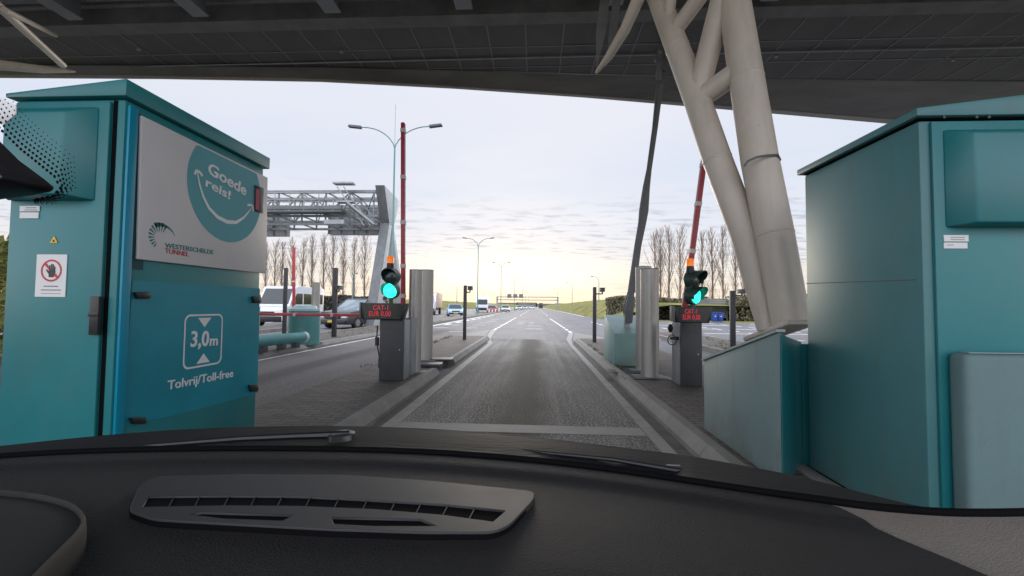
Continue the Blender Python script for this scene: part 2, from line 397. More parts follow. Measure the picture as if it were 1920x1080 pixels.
def tufts(b):
    rnd = random.Random(11)
    spots = [(rnd.uniform(-8.9, -6.8), rnd.uniform(14, 23.5)) for _ in range(60)] + [(-3.3 + rnd.uniform(-.04, .06), rnd.uniform(8, 17)) for _ in range(30)] + [(rnd.uniform(5.4, 7.2), rnd.uniform(13, 21)) for _ in range(45)] + [(rnd.choice((-9.3, -7.4)) + rnd.uniform(-.1, .1) + 0, rnd.uniform(25, 34)) for _ in range(50)] + [(1.66, rnd.uniform(8.5, 14)) for _ in range(14)]
    for x, y in spots:
        for k in range(9):
            a = rnd.uniform(0, 6.28); h = rnd.uniform(.03, .10); r = rnd.uniform(.01, .05); c = Vector((x + rnd.uniform(-.06, .06), y + rnd.uniform(-.06, .06), .135))
            d = Vector((math.cos(a), math.sin(a), 0)); b.add([c - d * .008, c + d * .008, c + Vector((r * math.cos(a + 1), r * math.sin(a + 1), h))], [(0, 1, 2)])
b_ = MB(); tufts(b_); tag(b_.build('weeds', mat('weed_green', (.11, .13, .04), .9, var=.4, scale=9)), kind='stuff')
# the islands: brick paving between kerb stones
def kerbrow(b, x0, x1, y0, y1, z=.15, st=1.0, ch=0):
    y = y0
    while y < y1 - .05:
        e = min(y + st, y1)
        if ch == 0: b.box((x0, y, -.05), (x1, e - .008, z))
        else:
            q = lambda yy: [(x0, yy, -.05), (x1, yy, -.05), (x1, yy, z - (.10 if ch > 0 else 0)), (x1 - (.07 if ch > 0 else 0), yy, z), (x0 + (.07 if ch < 0 else 0), yy, z), (x0, yy, z - (.10 if ch < 0 else 0))]
            b.prism(q(y), (0, e - .008 - y, 0))
        y = e
def island_kerbs(b):
    kerbrow(b, -1.99, -1.82, NEAR, 8.35, ch=1); kerbrow(b, -1.99, -1.82, 9.9, 17.3, ch=1)
    kerbrow(b, 1.45, 1.62, NEAR, 16.6, ch=-1)
    kerbrow(b, -3.36, -3.26, NEAR, 17.6, z=.08)
    kerbrow(b, 3.5, 3.62, NEAR, 16.6, z=.10)
struct('kerb', CONC, island_kerbs)
def isl(b):
    b.box((-3.26, NEAR, -.05), (-1.99, 17.5, .138)); b.box((1.62, NEAR, -.05), (3.5, 16.8, .138))
struct('island_paving', BRICK, isl)
def nose(b):
    b.prism([(-3.36, 17.62, -.05), (-1.86, 17.35, -.05), (-2.1, 17.95, -.05), (-2.52, 24.4, -.05), (-2.9, 22.8, -.05), (-3.36, 19, -.05)], (0, 0, .07))
    b.prism([(1.46, 16.85, -.05), (3.6, 16.85, -.05), (3.1, 19, -.05), (1.98, 22.6, -.05), (1.5, 18, -.05)], (0, 0, .07))
struct('island_nose', CONC, nose)
def isl2(b):
    kerbrow(b, -6.9, -6.72, NEAR, 24, ch=1); kerbrow(b, -9.1, -8.95, NEAR, 24)
    kerbrow(b, -12.6, -12.4, 8, 24); kerbrow(b, -14.6, -14.4, 8, 24)
    kerbrow(b, 5.3, 5.45, 12, 22); kerbrow(b, 7.3, 7.45, 12, 22)
struct('far_island_kerb', CONC, isl2)
struct('far_island_paving', BRICK, lambda b: (b.box((-8.95, NEAR, -.05), (-6.9, 24, .138)), b.box((-14.4, 8, -.05), (-12.6, 24, .138)), b.box((5.45, 12, -.05), (7.3, 22, .138))))
# painted markings
def lines(b):
    z0, z1 = -.02, .0035
    def ln(p, q, w_, dash=None):
        p = Vector((*p, 0)); q = Vector((*q, 0)); d = (q - p); Ln = d.length; d.normalize(); n = Vector((-d.y, d.x, 0)) * w_ / 2
        t = 0
        while t < Ln:
            e = min(Ln, t + (dash[0] if dash else Ln)); a = p + d * t; c = p + d * e
            a.z = c.z = z0; b.prism([a - n, a + n, c + n, c - n], (0, 0, z1 - z0)); t = e + (dash[1] if dash else 0)
    ln((-2.32, 24.6), (-2.3, 50), .16, (1.2, 1.0)); ln((1.82, 22.8), (1.55, 48), .16, (1.2, 1.0))
    ln((-6.55, NEAR), (-6.55, 24), .08); ln((-3.47, NEAR), (-3.47, 19), .05)
    ln((-6.75, 25), (-6.0, 400), .2); ln((6.5, 60), (6.1, 400), .2)
    ln((-6.3, 30), (-5.9, 60), .3, (2.0, 2.0))
    for x in (4.9, 8.3, 11.6, 15, 18.5): ln((x, 21), (x, 40), .15, (1.2, 1.2))
    for y in (19, 23.5, 28.5, 34): ln((5.2, y), (22, y + .8), .14, (2.5, 1.2))
    for x in (-2.2, 1.6): ln((x, 62), (x, 420), .15, (3, 9))
    for y in (26, 30): ln((-.6, y), (.4, y), .12)
    for y in (33, 36): ln((-1.4, y), (-.2, y + .1), .15, (.5, .4))
    for y in range(22, 44, 4): ln((-6.2, y), (-3.4, y + .3), .12, (.9, .9))
    for x in (-12, -15.5, -19): ln((x, 30), (x, 400), .15, (3, 9))
struct('road_marking', WLINE, lines)
def median(b):
    b.prism([(-7.35, 24.5, -.05), (-9.4, 24.5, -.05), (-7.6, 100, -.05), (-7.1, 420, -.05), (-6.7, 420, -.05), (-6.9, 100, -.05)], (0, 0, .19))
struct('median_strip', DIRT, median)
struct('median_kerb', CONC, lambda b: (b.prism([(-7.35, 24.3, -.05), (-7.2, 24.3, -.05), (-6.75, 100, -.05), (-6.9, 100, -.05)], (0, 0, .21)), b.prism([(-9.55, 24.3, -.05), (-9.4, 24.3, -.05), (-7.6, 100, -.05), (-7.75, 100, -.05)], (0, 0, .21))))
def bank(pts, name):
    """pts: list of (y, x_foot, x_crest, x_back, z_crest)"""
    b = MB(); rows = []
    random.seed(3)
    for i in range(len(pts) - 1):
        a, c = pts[i], pts[i + 1]; n = max(1, int((c[0] - a[0]) / 6))
        for k in range(n + (i == len(pts) - 2)):
            t = k / n; rows.append([a[j] + (c[j] - a[j]) * t for j in range(5)])
    vs = []
    for y, xf, xcst, xb, z in rows:
        for t, zz in ((0, -.05), (.35, .45), (.7, .85), (1, 1.0)):
            vs.append((xf + (xcst - xf) * t, y, max(-.05, z * zz + random.uniform(-.08, .08) * (t > 0))))
        vs.append((xb, y, z * .9)); vs.append((xb + (xb - xcst) * .5, y, -.1))
    fs = []
    for i in range(len(rows) - 1):
        for j in range(5): fs.append((i * 6 + j, i * 6 + j + 1, (i + 1) * 6 + j + 1, (i + 1) * 6 + j))
    b.add(vs, fs); o = b.build(name, GRASS, smooth=True); o['kind'] = 'structure'
bank([(46, 7.6, 14, 40, 1.6), (60, 7.3, 12.5, 40, 2.5), (100, 7.2, 13, 40, 2.8), (200, 6.9, 16, 40, 3.0), (600, 6.5, 20, 50, 3.6)], 'embankment')
bank([(78, -27.5, -33, -80, 2.0), (90, -27, -33, -80, 2.6), (120, -25.5, -31, -80, 2.8), (300, -24, -32, -80, 3.0), (700, -22, -34, -80, 3.8)], 'embankment')
struct('verge', GRASS, lambda b: b.prism([(7.6, 46.2, -.07), (14, 43.2, -.07), (28, 38.2, -.07), (70, 30, -.07), (70, 75, -.07), (7.2, 75, -.07)], (0, 0, .08)))

# ------------------------------------------------------------------ toll canopy
CZ = 7.0
can = thing('toll_canopy', 'huge dark curved toll plaza canopy overhead with ribbed ceiling panels', 'canopy', (0, 0, CZ))
edge_px = [(-260, 146), (0, 145), (300, 147), (600, 152), (850, 164), (1100, 180), (1400, 203), (1690, 226), (1920, 246), (2200, 275)]
lipin_px = [(-260, 122), (0, 122), (300, 123), (600, 126), (850, 132), (1100, 140), (1400, 148), (1690, 152), (1920, 153), (2200, 154)]
edge = [gr(x, y, CZ - .25) for x, y in edge_px]; lipin = [gr(x, y, CZ - .02) for x, y in lipin_px]
YB = 8.45
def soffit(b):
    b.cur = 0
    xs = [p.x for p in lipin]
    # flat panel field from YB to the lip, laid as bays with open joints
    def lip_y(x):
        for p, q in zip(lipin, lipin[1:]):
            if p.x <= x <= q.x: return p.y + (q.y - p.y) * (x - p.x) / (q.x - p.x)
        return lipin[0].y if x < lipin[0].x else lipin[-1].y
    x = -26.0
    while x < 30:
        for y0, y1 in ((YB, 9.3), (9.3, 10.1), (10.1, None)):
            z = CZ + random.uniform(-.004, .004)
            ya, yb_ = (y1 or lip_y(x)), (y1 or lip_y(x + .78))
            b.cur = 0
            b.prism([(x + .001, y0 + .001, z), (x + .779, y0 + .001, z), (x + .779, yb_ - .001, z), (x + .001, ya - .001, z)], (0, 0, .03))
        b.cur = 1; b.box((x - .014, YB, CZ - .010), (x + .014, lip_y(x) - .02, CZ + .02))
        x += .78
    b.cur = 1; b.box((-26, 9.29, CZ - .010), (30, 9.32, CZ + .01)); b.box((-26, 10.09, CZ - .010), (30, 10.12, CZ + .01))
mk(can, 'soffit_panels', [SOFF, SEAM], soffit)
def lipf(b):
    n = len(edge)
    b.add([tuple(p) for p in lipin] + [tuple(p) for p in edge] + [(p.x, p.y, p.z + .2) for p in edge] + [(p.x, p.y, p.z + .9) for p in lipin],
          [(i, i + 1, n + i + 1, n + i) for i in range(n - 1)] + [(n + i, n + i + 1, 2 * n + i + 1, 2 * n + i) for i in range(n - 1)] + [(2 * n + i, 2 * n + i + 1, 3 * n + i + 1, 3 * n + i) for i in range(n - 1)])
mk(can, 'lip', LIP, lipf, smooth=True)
def fas(b):
    ww = [.02, .02, .02, .03, .05, .08, .16, .24, .28, .3]
    P = []
    for p, w_ in zip(edge, ww): P.append([(p.x, p.y - .03, p.z - .008), (p.x, p.y + w_, p.z - .008), (p.x, p.y + w_, p.z + .12), (p.x, p.y - .03, p.z + .12)])
    for a, c in zip(P, P[1:]): b.hexa([a[0], a[1], c[1], c[0]], [a[3], a[2], c[2], c[3]])
mk(can, 'fascia', FASC, fas)
def deck(b):
    b.cur = 0; b.box((-26, -4.5, CZ + .5), (30, 10.2, CZ + .62))
    y = -4.5
    while y < YB - .05: b.box((-26, y, CZ + .34), (30, y + .12, CZ + .5)); y += .27
mk(can, 'corrugated_deck', DECK, deck)
mk(can, 'edge_girder', mat('girder_grey', (.14,.135,.13), .6, var=.25, scale=2), lambda b: (b.box((-26, YB - .22, CZ - .03), (30, YB - .02, CZ + .34)), b.box((-26, YB - .30, CZ - .05), (30, YB + .04, CZ - .031))))
for i, x in enumerate([-17.3, -14.6, -11.9, -9.2, -6.6, -3.95, -1.4, -.1 + 1.5, 4.2, 6.9, 9.6, 12.3]):
    mk(can, 'beam', mat('beam_grey', (.22,.22,.23), .5), lambda b: (b.box((x - .09, -4.5, CZ - .02), (x + .09, YB - .45, CZ + .30)), b.box((x - .16, -4.5, CZ - .05), (x + .16, YB - .45, CZ - .02))))

mk(can, 'conduit', GALV, lambda b: b.tube([(-24, 9.70, CZ - .03), (-6, 9.72, CZ - .028), (2, 9.68, CZ - .032), (29, 9.7, CZ - .03)], .016, 6))
for x, y in ((1455, 105), (1787, 112), (640, 96), (260, 92)):
    c_ = gr(x, y, CZ - .02); mk(can, 'downlight', FASC, lambda b: b.tube([c_ - Vector((0, 0, .03)), c_ + Vector((0, 0, .02))], .035, 14))
# left end of the canopy's own bracing seen top left, and the hooked end at top centre
def strut(b, p, q, r, Y1, Y2): b.tube([at(*p, Y1), at(*q, Y2)], r, 10)
mk(can, 'brace', CREAM, lambda b: strut(b, (-10, 5), (118, 122), .065, 6.0, 8.6), smooth=True)
mk(can, 'brace', CREAM, lambda b: strut(b, (8, 18), (104, 66), .045, 6.0, 8.2), smooth=True)
mk(can, 'wing_beam', CREAM, lambda b: b.tube([at(-120, 112, 6.8), at(0, 122, 7.2), at(80, 130, 7.7), at(140, 134, 8.3)], [.10, .09, .07, .02], 10), smooth=True)
def hook(b):
    pts = [(1235, -90, 5.4), (1200, -10, 5.6), (1172, 55, 5.9), (1142, 105, 6.2), (1118, 136, 6.5)]
    rs = [.09, .085, .075, .06, .025]
    b.tube([at(*p) for p in pts], rs, 12)
mk(can, 'wing_beam', CREAM, hook, smooth=True)
def gusset(b):
    for q in ([(1128, -20), (1146, -20), (1136, 60), (1119, 128), (1118, 58)], [(1152, -20), (1166, -20), (1156, 70), (1140, 100), (1144, 40)]):
        b.prism([at(x, y, 6.7) for x, y in q], (0, .04, 0))
mk(can, 'gusset_plate', GALVD, gusset)

# ------------------------------------------------------------------ truss column and its plinth
tr = thing('truss_column', 'cream tubular steel truss column standing on the pale teal plinth', 'column', (2.1, 4.6, 1.1))
TL1 = [at(1484, 612, 4.35), at(1452, 440, 4.5), at(1424, 300, 4.6), at(1400, 150, 4.75), at(1376, 0, 4.9), at(1340, -220, 5.2)]
TL2 = [at(1440, 618, 4.6), at(1398, 440, 4.75), at(1345, 300, 4.9), at(1308, 190, 5.1), at(1270, 90, 5.4), at(1232, -10, 5.7), at(1170, -200, 6.2)]
mk(tr, 'main_tube', CREAM, lambda b: b.tube(TL1, [.165, .175, .175, .17, .165, .16], 24), smooth=True)
mk(tr, 'inner_tube', CREAM, lambda b: b.tube(TL2, [.10, .15, .15, .145, .14, .135, .13], 20), smooth=True)
for p, q, r in (((1312, 185, 5.1), (1392, 128, 4.78), .12), ((1308, 178, 5.12), (1356, -10, 4.95), .125), ((1262, 62, 5.45), (1330, -30, 5.05), .095), ((1250, 52, 5.5), (1262, -40, 5.4), .075)):
    mk(tr, 'cross_tube', CREAM, lambda b: b.tube([at(*p), at(*q)], r, 16), smooth=True)
for TL, i, r in ((TL1, 1, .178), (TL1, 3, .173), (TL2, 2, .153), (TL2, 4, .143)):
    d_ = (TL[i + 1] - TL[i - 1]).normalized(); mk(tr, 'weld_seam', CREAM, lambda b: b.tube([TL[i] - d_ * .012, TL[i], TL[i] + d_ * .012], [r * .985, r * 1.012, r * .985], 24, cap=False), smooth=True)
def foot(b):
    a = gr(1413, 640, 1.0)
    p0, p1 = at(1416, 636, 5.0), at(1506, 604, 4.1)
    b.bar(p0, p1, .26, .045)
mk(tr, 'base_plate', CREAM, foot, bev=.008)
def bolts(b):
    for x, y, Y in ((1440, 612, 4.75), (1462, 606, 4.55), (1500, 594, 4.25)):
        p = at(x, y, Y); b.tube([p - Vector((0, 0, .05)), p + Vector((0, 0, .035))], .022, 6)
mk(tr, 'anchor_bolt', GALV, bolts)
strap = mk(tr, 'strap', GALVD, lambda b: b.tube([at(1395, 312, 4.40), at(1402, 302, 4.38), at(1420, 294, 4.37), at(1440, 291, 4.38), at(1458, 290, 4.42), at(1463, 300, 4.5)], .011, 6), smooth=True)
pl = thing('column_plinth', 'pale teal concrete plinth with sloping top under the truss column', 'plinth', (2.1, 4.8, .1))
XP = 1.70
pf = sd(1319, 676, XP); pn = sd(1462, 622, XP)
def plin(b):
    Y0, Y1 = pn.y, pf.y
    base = [(XP, Y0), (2.08, Y0 + .42), (2.9, Y0 + .42), (2.9, Y1), (XP, Y1)]
    def zt(y): return pf.z + (pn.z - pf.z) * (Y1 - y) / (Y1 - Y0)
    n = 5; b.add([(x, y, .1) for x, y in base] + [(x, y, zt(y)) for x, y in base], [(4, 3, 2, 1, 0), (5, 6, 7, 8, 9)] + [(i, (i + 1) % n, n + (i + 1) % n, n + i) for i in range(n)])
mk(pl, 'block', PALE, plin, bev=.012)
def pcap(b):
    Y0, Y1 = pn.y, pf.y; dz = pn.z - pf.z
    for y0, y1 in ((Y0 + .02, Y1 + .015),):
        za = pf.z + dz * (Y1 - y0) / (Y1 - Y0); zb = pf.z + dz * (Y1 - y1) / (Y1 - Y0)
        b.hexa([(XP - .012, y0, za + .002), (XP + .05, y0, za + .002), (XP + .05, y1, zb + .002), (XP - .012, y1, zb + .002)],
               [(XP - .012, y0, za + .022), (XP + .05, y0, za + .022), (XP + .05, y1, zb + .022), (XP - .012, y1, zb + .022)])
def nearf(b):
    a, c = Vector((XP, pn.y, 0)), Vector((2.08, pn.y + .42, 0)); n_v = (c - a).cross(Vector((0, 0, 1))).normalized() * .004
    zz = pn.z; b.box((2.084, pn.y + .408, .12), (2.6, pn.y + .416, pn.z - .12)); b.prism([a + n_v + Vector((0, 0, .12)), c + n_v + Vector((0, 0, .12)), c + n_v + Vector((0, 0, pn.z - .10)), a + n_v + Vector((0, 0, zz - .02))], n_v)
mk(pl, 'near_end_sheet', TEAL, nearf)  # darker teal sheet over the block's near end
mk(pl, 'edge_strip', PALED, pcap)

# tie rod on its anchor block
an = thing('anchor_block', 'pale teal concrete anchor block with sloping top holding the grey tie rod', 'anchor block', (1.9, 9.8, .1))
def ablk(b):
    p = sd(1152, 625, 1.63); q = sd(1133, 590, 1.63)
    y0, y1 = p.y, q.y
    b.hexa([(1.63, y0, .1), (2.45, y0, .1), (2.45, y1, .1), (1.63, y1, .1)], [(1.63, y0, p.z), (2.45, y0, p.z), (2.45, y1, q.z), (1.63, y1, q.z)])
mk(an, 'block', mat('anchor_paint', (.19, .33, .32), .5, var=.08, scale=2, grime=.5), ablk, bev=.012)
rod = thing('tie_rod', 'long grey forked tie rod rising from the anchor block to the canopy', 'tie rod', tuple(at(1176, 615, 9.6)))
Q = lambda x, y: at(x, y, 9.6 - (615 - y) / 530 * .4)
mk(rod, 'shaft', RODM, lambda b: b.tube([Q(1184, 548), Q(1196, 460), Q(1204, 418), Q(1207, 395), Q(1212, 350), Q(1217, 318), Q(1228, 240), Q(1237, 160)], [.085, .075, .085, .10, .075, .055, .06, .075], 14), smooth=True)
def fork(b, sgn, px):
    for dx_ in (-1, 1): b.prism([Q(*(x + dx_ * 5, y)) for x, y in px], (0, .05, 0))
def fork_lo(b):
    for o_ in (-.09, .09):
        pts = [(1179, 545), (1188, 545), (1187, 580), (1184, 606), (1174, 607), (1169, 580)]
        b.prism([Q(x, y) + Vector((0, o_, 0)) for x, y in pts], (0, .035, 0))
mk(rod, 'lower_fork', RODM, fork_lo, bev=.01)
mk(rod, 'anchor_tab', GALV, lambda b: b.prism([Q(1171, 622) + Vector((-.02, -.01, 0)), Q(1180, 622), Q(1183, 590), Q(1180, 570), Q(1175, 570), Q(1172, 590)], (0, .06, 0)))
def fork_up(b):
    b.prism([Q(x, y) for x, y in [(1231, 150), (1242, 150), (1240, 118), (1243, 92), (1239, 80), (1233, 84), (1230, 104)]], (0, .05, 0))
    b.prism([Q(x, y) + Vector((.0, .14, 0)) for x, y in [(1236, 165), (1244, 165), (1254, 130), (1258, 118), (1250, 116), (1243, 128)]], (0, .05, 0))
mk(rod, 'upper_fork', RODM, fork_up, bev=.008)
mk(rod, 'pin', GALV, lambda b: b.tube([Q(1237, 100) + Vector((0, -.05, 0)), Q(1237, 100) + Vector((0, .3, 0))], .04, 12), smooth=True)
mk(rod, 'hanger_plate', GALVD, lambda b: b.prism([Q(x, y) + Vector((0, .08, 0)) for x, y in [(1244, 72), (1256, 92), (1252, 128), (1246, 128), (1244, 100)]], (0, .04, 0)))

# ------------------------------------------------------------------ toll cabinets
XL = -2.45
cl = thing('toll_cabinet', 'teal toll cabinet on the left island with a white printed board on its side', 'toll cabinet', (-2.8, 3.2, .14))
nc = sd(235, 200, XL); fc = sd(494, 330, XL)
yn, yf = nc.y, fc.y
zt = sd(237, 186, XL).z
xw = at(15, 500, yn).x
CWd = XL - xw
mk(cl, 'body', TEAL, lambda b: b.box((xw, yn, .12), (XL, yf, zt)), bev=.012)
def lid(b):
    o = .035; z0 = zt + .004; zr = sd(236, 152, XL).z; zl = zt + .03
    b.hexa([(xw - o, yn - o, z0), (XL + o, yn - o, z0), (XL + o, yf + o, z0), (xw - o, yf + o, z0)], [(xw - o, yn - o, zl), (XL + o, yn - o, zr), (XL + o, yf + o, zr), (xw - o, yf + o, zl)])
mk(cl, 'lid', TEAL, lid, bev=.006)
# front door with ventilation hood
fd = mk(cl, 'front_door', TEAL, lambda b: b.box((xw + .02, yn - .022, .2), (XL - .075, yn - .002, zt - .02)), bev=.006)
tag(fd, 'flat teal door facing the camera')
def vh(b):
    a, c = at(32, 206, yn), at(186, 378, yn)
    x0, x1, z1, z0 = a.x, c.x, a.z, c.z
    yb, y2 = yn - .023, yn - .13
    b.hexa([(x0, yb, z0), (x1, yb, z0), (x1, yb, z1), (x0, yb, z1)], [(x0 + .09, y2, z0 + .015), (x1 - .10, y2, z0 + .015), (x1 - .10, y2, z1 - .07), (x0 + .09, y2, z1 - .07)])
mk(cl, 'vent_hood', TEAL, vh, bev=.01)
mk(cl, 'door_gap', BLKM, lambda b: b.box((XL - .070, yn - .004, .2), (XL - .045, yn - .001, zt - .01)))
mk(cl, 'corner_profile', CYANP, lambda b: b.box((XL + .001, yn + .01, .16), (XL + .022, yn + .07, zt - .03)), bev=.008)
mk(cl, 'side_gap', mat('dark_teal_strip', (.006, .05, .06), .6), lambda b: b.box((XL + .001, yn + .075, 1.55), (XL + .006, yn + .16, zt - .05)))  # dark teal strip beside the corner profile
def stick_front(b, px, d=.003):
    a, c = at(px[0], px[1], yn), at(px[2], px[3], yn); b.box((a.x, yn - .024 - d, a.z), (c.x, yn - .0235, c.z))
lb = mk(cl, 'type_label', STICK, lambda b: (stick_front(b, (47, 388, 83, 398)), stick_front(b, (47, 400, 81, 411))))
mk(lb, 'label_print', GREYT, lambda b: (stick_front(b, (58, 391, 78, 393), .005), stick_front(b, (60, 395, 80, 396), .005))) if False else None
def prt(b):
    stick_front(b, (58, 391, 78, 392), .005); stick_front(b, (56, 395, 80, 396), .005)
mk(cl, 'label_print', GREYT, prt)
def tri(b, cx, cy, s, dd):
    p = at(cx, cy, yn); r = s * yn / F
    b.prism([(p.x - r, yn - .0245, p.z - r * .6), (p.x + r, yn - .0245, p.z - r * .6), (p.x, yn - .0245, p.z + r * 1.1)], (0, -dd, 0))
mk(cl, 'warning_triangle', YEL, lambda b: tri(b, 110, 452, 8, .002))
mk(cl, 'warning_bolt', BLKM, lambda b: tri(b, 110, 453, 2.5, .004))
ns = mk(cl, 'no_entry_sticker', STICK, lambda b: stick_front(b, (79, 478, 131, 557)))
def ring_pts(c, r, n=28): return [(c[0] + r * math.cos(2 * math.pi * i / n), c[1] + r * math.sin(2 * math.pi * i / n)) for i in range(n)]
def flat_ring(b, P, r0, r1, n=32, d=.001):
    """ring in a plane given by P(u, v, w)"""
    a = [P(*q, 0) for q in ring_pts((0, 0), r0, n)]; c = [P(*q, 0) for q in ring_pts((0, 0), r1, n)]
    b.add(a + c, [(i, (i + 1) % n, n + (i + 1) % n, n + i) for i in range(n)])
cpt = at(106, 508, yn); pr = 22 * yn / F
PF = lambda u, v, w_: (cpt.x + u, yn - .0285 - w_, cpt.z + v)
def nosign(b):
    flat_ring(b, PF, pr * .84, pr)
    d = .7071; h = pr * .08
    b.add([PF(-pr * .62 - h, pr * .62 - h, 0.0004), PF(-pr * .62 + h, pr * .62 + h, 0.0004), PF(pr * .62 + h, -pr * .62 + h, 0.0004), PF(pr * .62 - h, -pr * .62 - h, 0.0004)], [(0, 1, 2, 3)])
mk(cl, 'prohibition_ring', ORG2, nosign)
def hand(b):      # raised palm pictogram
    b.add([PF(-.2 * pr + u * pr, v * pr - .1 * pr, .0008) for u, v in ((.0, -.5), (.45, -.5), (.62, .0), (.55, .2), (.0, .2), (-.05, .0))], [(0, 1, 2, 3, 4, 5)])
    for u, hgt, ln_ in ((.06, .2, .38), (.22, .2, .5), (.38, .2, .46), (.52, .15, .32)):
        b.add([PF(-.2 * pr + (u - .055) * pr, hgt * pr - .1 * pr, .0008), PF(-.2 * pr + (u + .055) * pr, hgt * pr - .1 * pr, .0008), PF(-.2 * pr + (u + .055) * pr, (hgt + ln_) * pr - .1 * pr, .0008), PF(-.2 * pr + (u - .055) * pr, (hgt + ln_) * pr - .1 * pr, .0008)], [(0, 1, 2, 3)])
    b.add([PF(-.25 * pr, -.3 * pr, .0008), PF(-.2 * pr, -.1 * pr, .0008), PF(-.42 * pr, .15 * pr, .0008), PF(-.5 * pr, .05 * pr, .0008)], [(0, 1, 2, 3)])
mk(cl, 'hand_pictogram', BLK, hand)
def smallprint(b):
    stick_front(b, (92, 536, 118, 538), .005); stick_front(b, (87, 543, 123, 545), .005); stick_front(b, (87, 550, 123, 551), .005)
mk(cl, 'small_print', GREYT, smallprint)
def hdl(b):
    a, c = at(185, 556, yn), at(198, 627, yn); b.box((a.x, yn - .05, a.z), (c.x, yn - .023, c.z)); b.box((a.x - .004, yn - .055, (a.z + c.z) / 2 - .005), (c.x + .004, yn - .05, (a.z + c.z) / 2 + .02))
mk(cl, 'door_handle', BLK, hdl, bev=.004)
# side: film covered lower door and the printed board
def PS(x, y, d=0.0):
    return sd(x, y, XL + .001 + d)
def onside(b, px, d0, d1): 
    b.prism([PS(x, y, d0) for x, y in px], (d1 - d0, 0, 0))
mk(cl, 'side_film', BLUET, lambda b: onside(b, [(248, 526), (487, 541), (482, 736), (400, 760), (330, 778), (228, 800)], .001, .004))
bd = mk(cl, 'printed_board', WHT, lambda b: onside(b, [(260, 216), (498, 333), (495, 513), (253, 486)], .006, .028), bev=.006)
# logo disc: an ellipse in pixels is a circle on the board
c0 = PS(350, 352, .03); c1 = PS(489, 385, .03); cb = PS(428, 454, .03)
yc0 = (c0.y + c1.y) / 2; rr_ = (c1.y - c0.y) / 2; zc0 = cb.z + rr_
ztop = lambda y: 1e9
tb0, tb1 = PS(260, 216, .028), PS(498, 333, .028)
def disc(b):
    n = 72; o = []
    for i in range(n):
        y = yc0 + rr_ * math.cos(2 * math.pi * i / n); z = zc0 + rr_ * math.sin(2 * math.pi * i / n)
        zl = tb0.z + (tb1.z - tb0.z) * (y - tb0.y) / (tb1.y - tb0.y) - .006
        yl = tb1.y - .01
        o.append((XL + .030, min(y, yl), min(z, zl)))
    b.prism(o, (.0012, 0, 0))
mk(cl, 'logo_disc', CIRC, disc)
def smile(b):
    pts = []
    px = [(370, 322), (374, 345), (381, 368), (392, 390), (408, 407), (426, 416), (443, 417), (457, 408), (467, 396), (472, 389)]
    wd = [.010, .014, .018, .022, .026, .028, .025, .018, .011, .006]
    P = [PS(x, y, .0325) for x, y in px]
    up_, dn = [], []
    for i, p in enumerate(P):
        d = (P[min(i + 1, len(P) - 1)] - P[max(i - 1, 0)]).normalized(); nrm = Vector((0, -d.z, d.y)); up_.append(p + nrm * wd[i] * .55); dn.append(p - nrm * wd[i] * .55)
    n = len(P); b.add(up_ + dn, [(i, i + 1, n + i + 1, n + i) for i in range(n - 1)])
    for q, wq in (([(365, 327), (368, 320), (374, 322), (380, 330)], .010), ([(464, 385), (469, 384), (474, 386), (475, 396)], .010)):
        P = [PS(x, y, .0327) for x, y in q]; n = len(P); up_, dn = [], []
        for i, p in enumerate(P):
            d = (P[min(i + 1, n - 1)] - P[max(i - 1, 0)]).normalized(); nrm = Vector((0, -d.z, d.y)); up_.append(p + nrm * wq); dn.append(p - nrm * wq)
        b.add(up_ + dn, [(i, i + 1, n + i + 1, n + i) for i in range(n - 1)])
mk(cl, 'smile_line', WHITE, smile)
def side_text(name, txt, p0, p1, cap_px, m, d=.031, **k):
    """baseline from pixel p0 to pixel p1 on the side; scaled to fit"""
    a, c = PS(*p0, d), PS(*p1, d); dirv = c - a
    me = text_mesh(txt, 1.0, **k); xs = [v.co.x for v in me.vertices]; ys = [v.co.y for v in me.vertices]; bpy.data.meshes.remove(me)
    size = dirv.length / (max(xs) - min(xs)); 
    kk = dict(k); kk['bold'] = k.get('bold', 0) * size
    upz = Vector((0, 0, 1)); dn_ = dirv.normalized(); u = (upz - dn_ * upz.dot(dn_)).normalized()
    M = frame(a - dn_ * min(xs) * size, dn_, u)
    o = text(name, txt, size, m, M, cl, **kk)
    if cap_px:      # fit the letter height
        want = (PS(p0[0], p0[1] - cap_px, d) - a).length; have = size * .70; s = want / have
        inv_ = Matrix.LocRotScale(cl.location, cl.rotation_euler, (1, 1, 1)).inverted(); a2 = inv_ @ a; u2 = u
        for v in o.data.vertices:
            r = v.co - a2; t = r.dot(u2); v.co += u2 * t * (s - 1)
    return o
side_text('lettering', 'Goede', (389, 324), (461, 367), 22, WHITE, d=.0325, bold=.022)
side_text('lettering', 'reis!', (385, 348), (431, 374), 17, WHITE, d=.0325, bold=.022)
side_text('lettering', 'WESTERSCHELDE', (309, 464), (400, 477), 9, GREENP, d=.0295, bold=.012)
side_text('lettering', 'TUNNEL', (309, 474), (354, 481), 9, REDP, d=.0295, bold=.012)
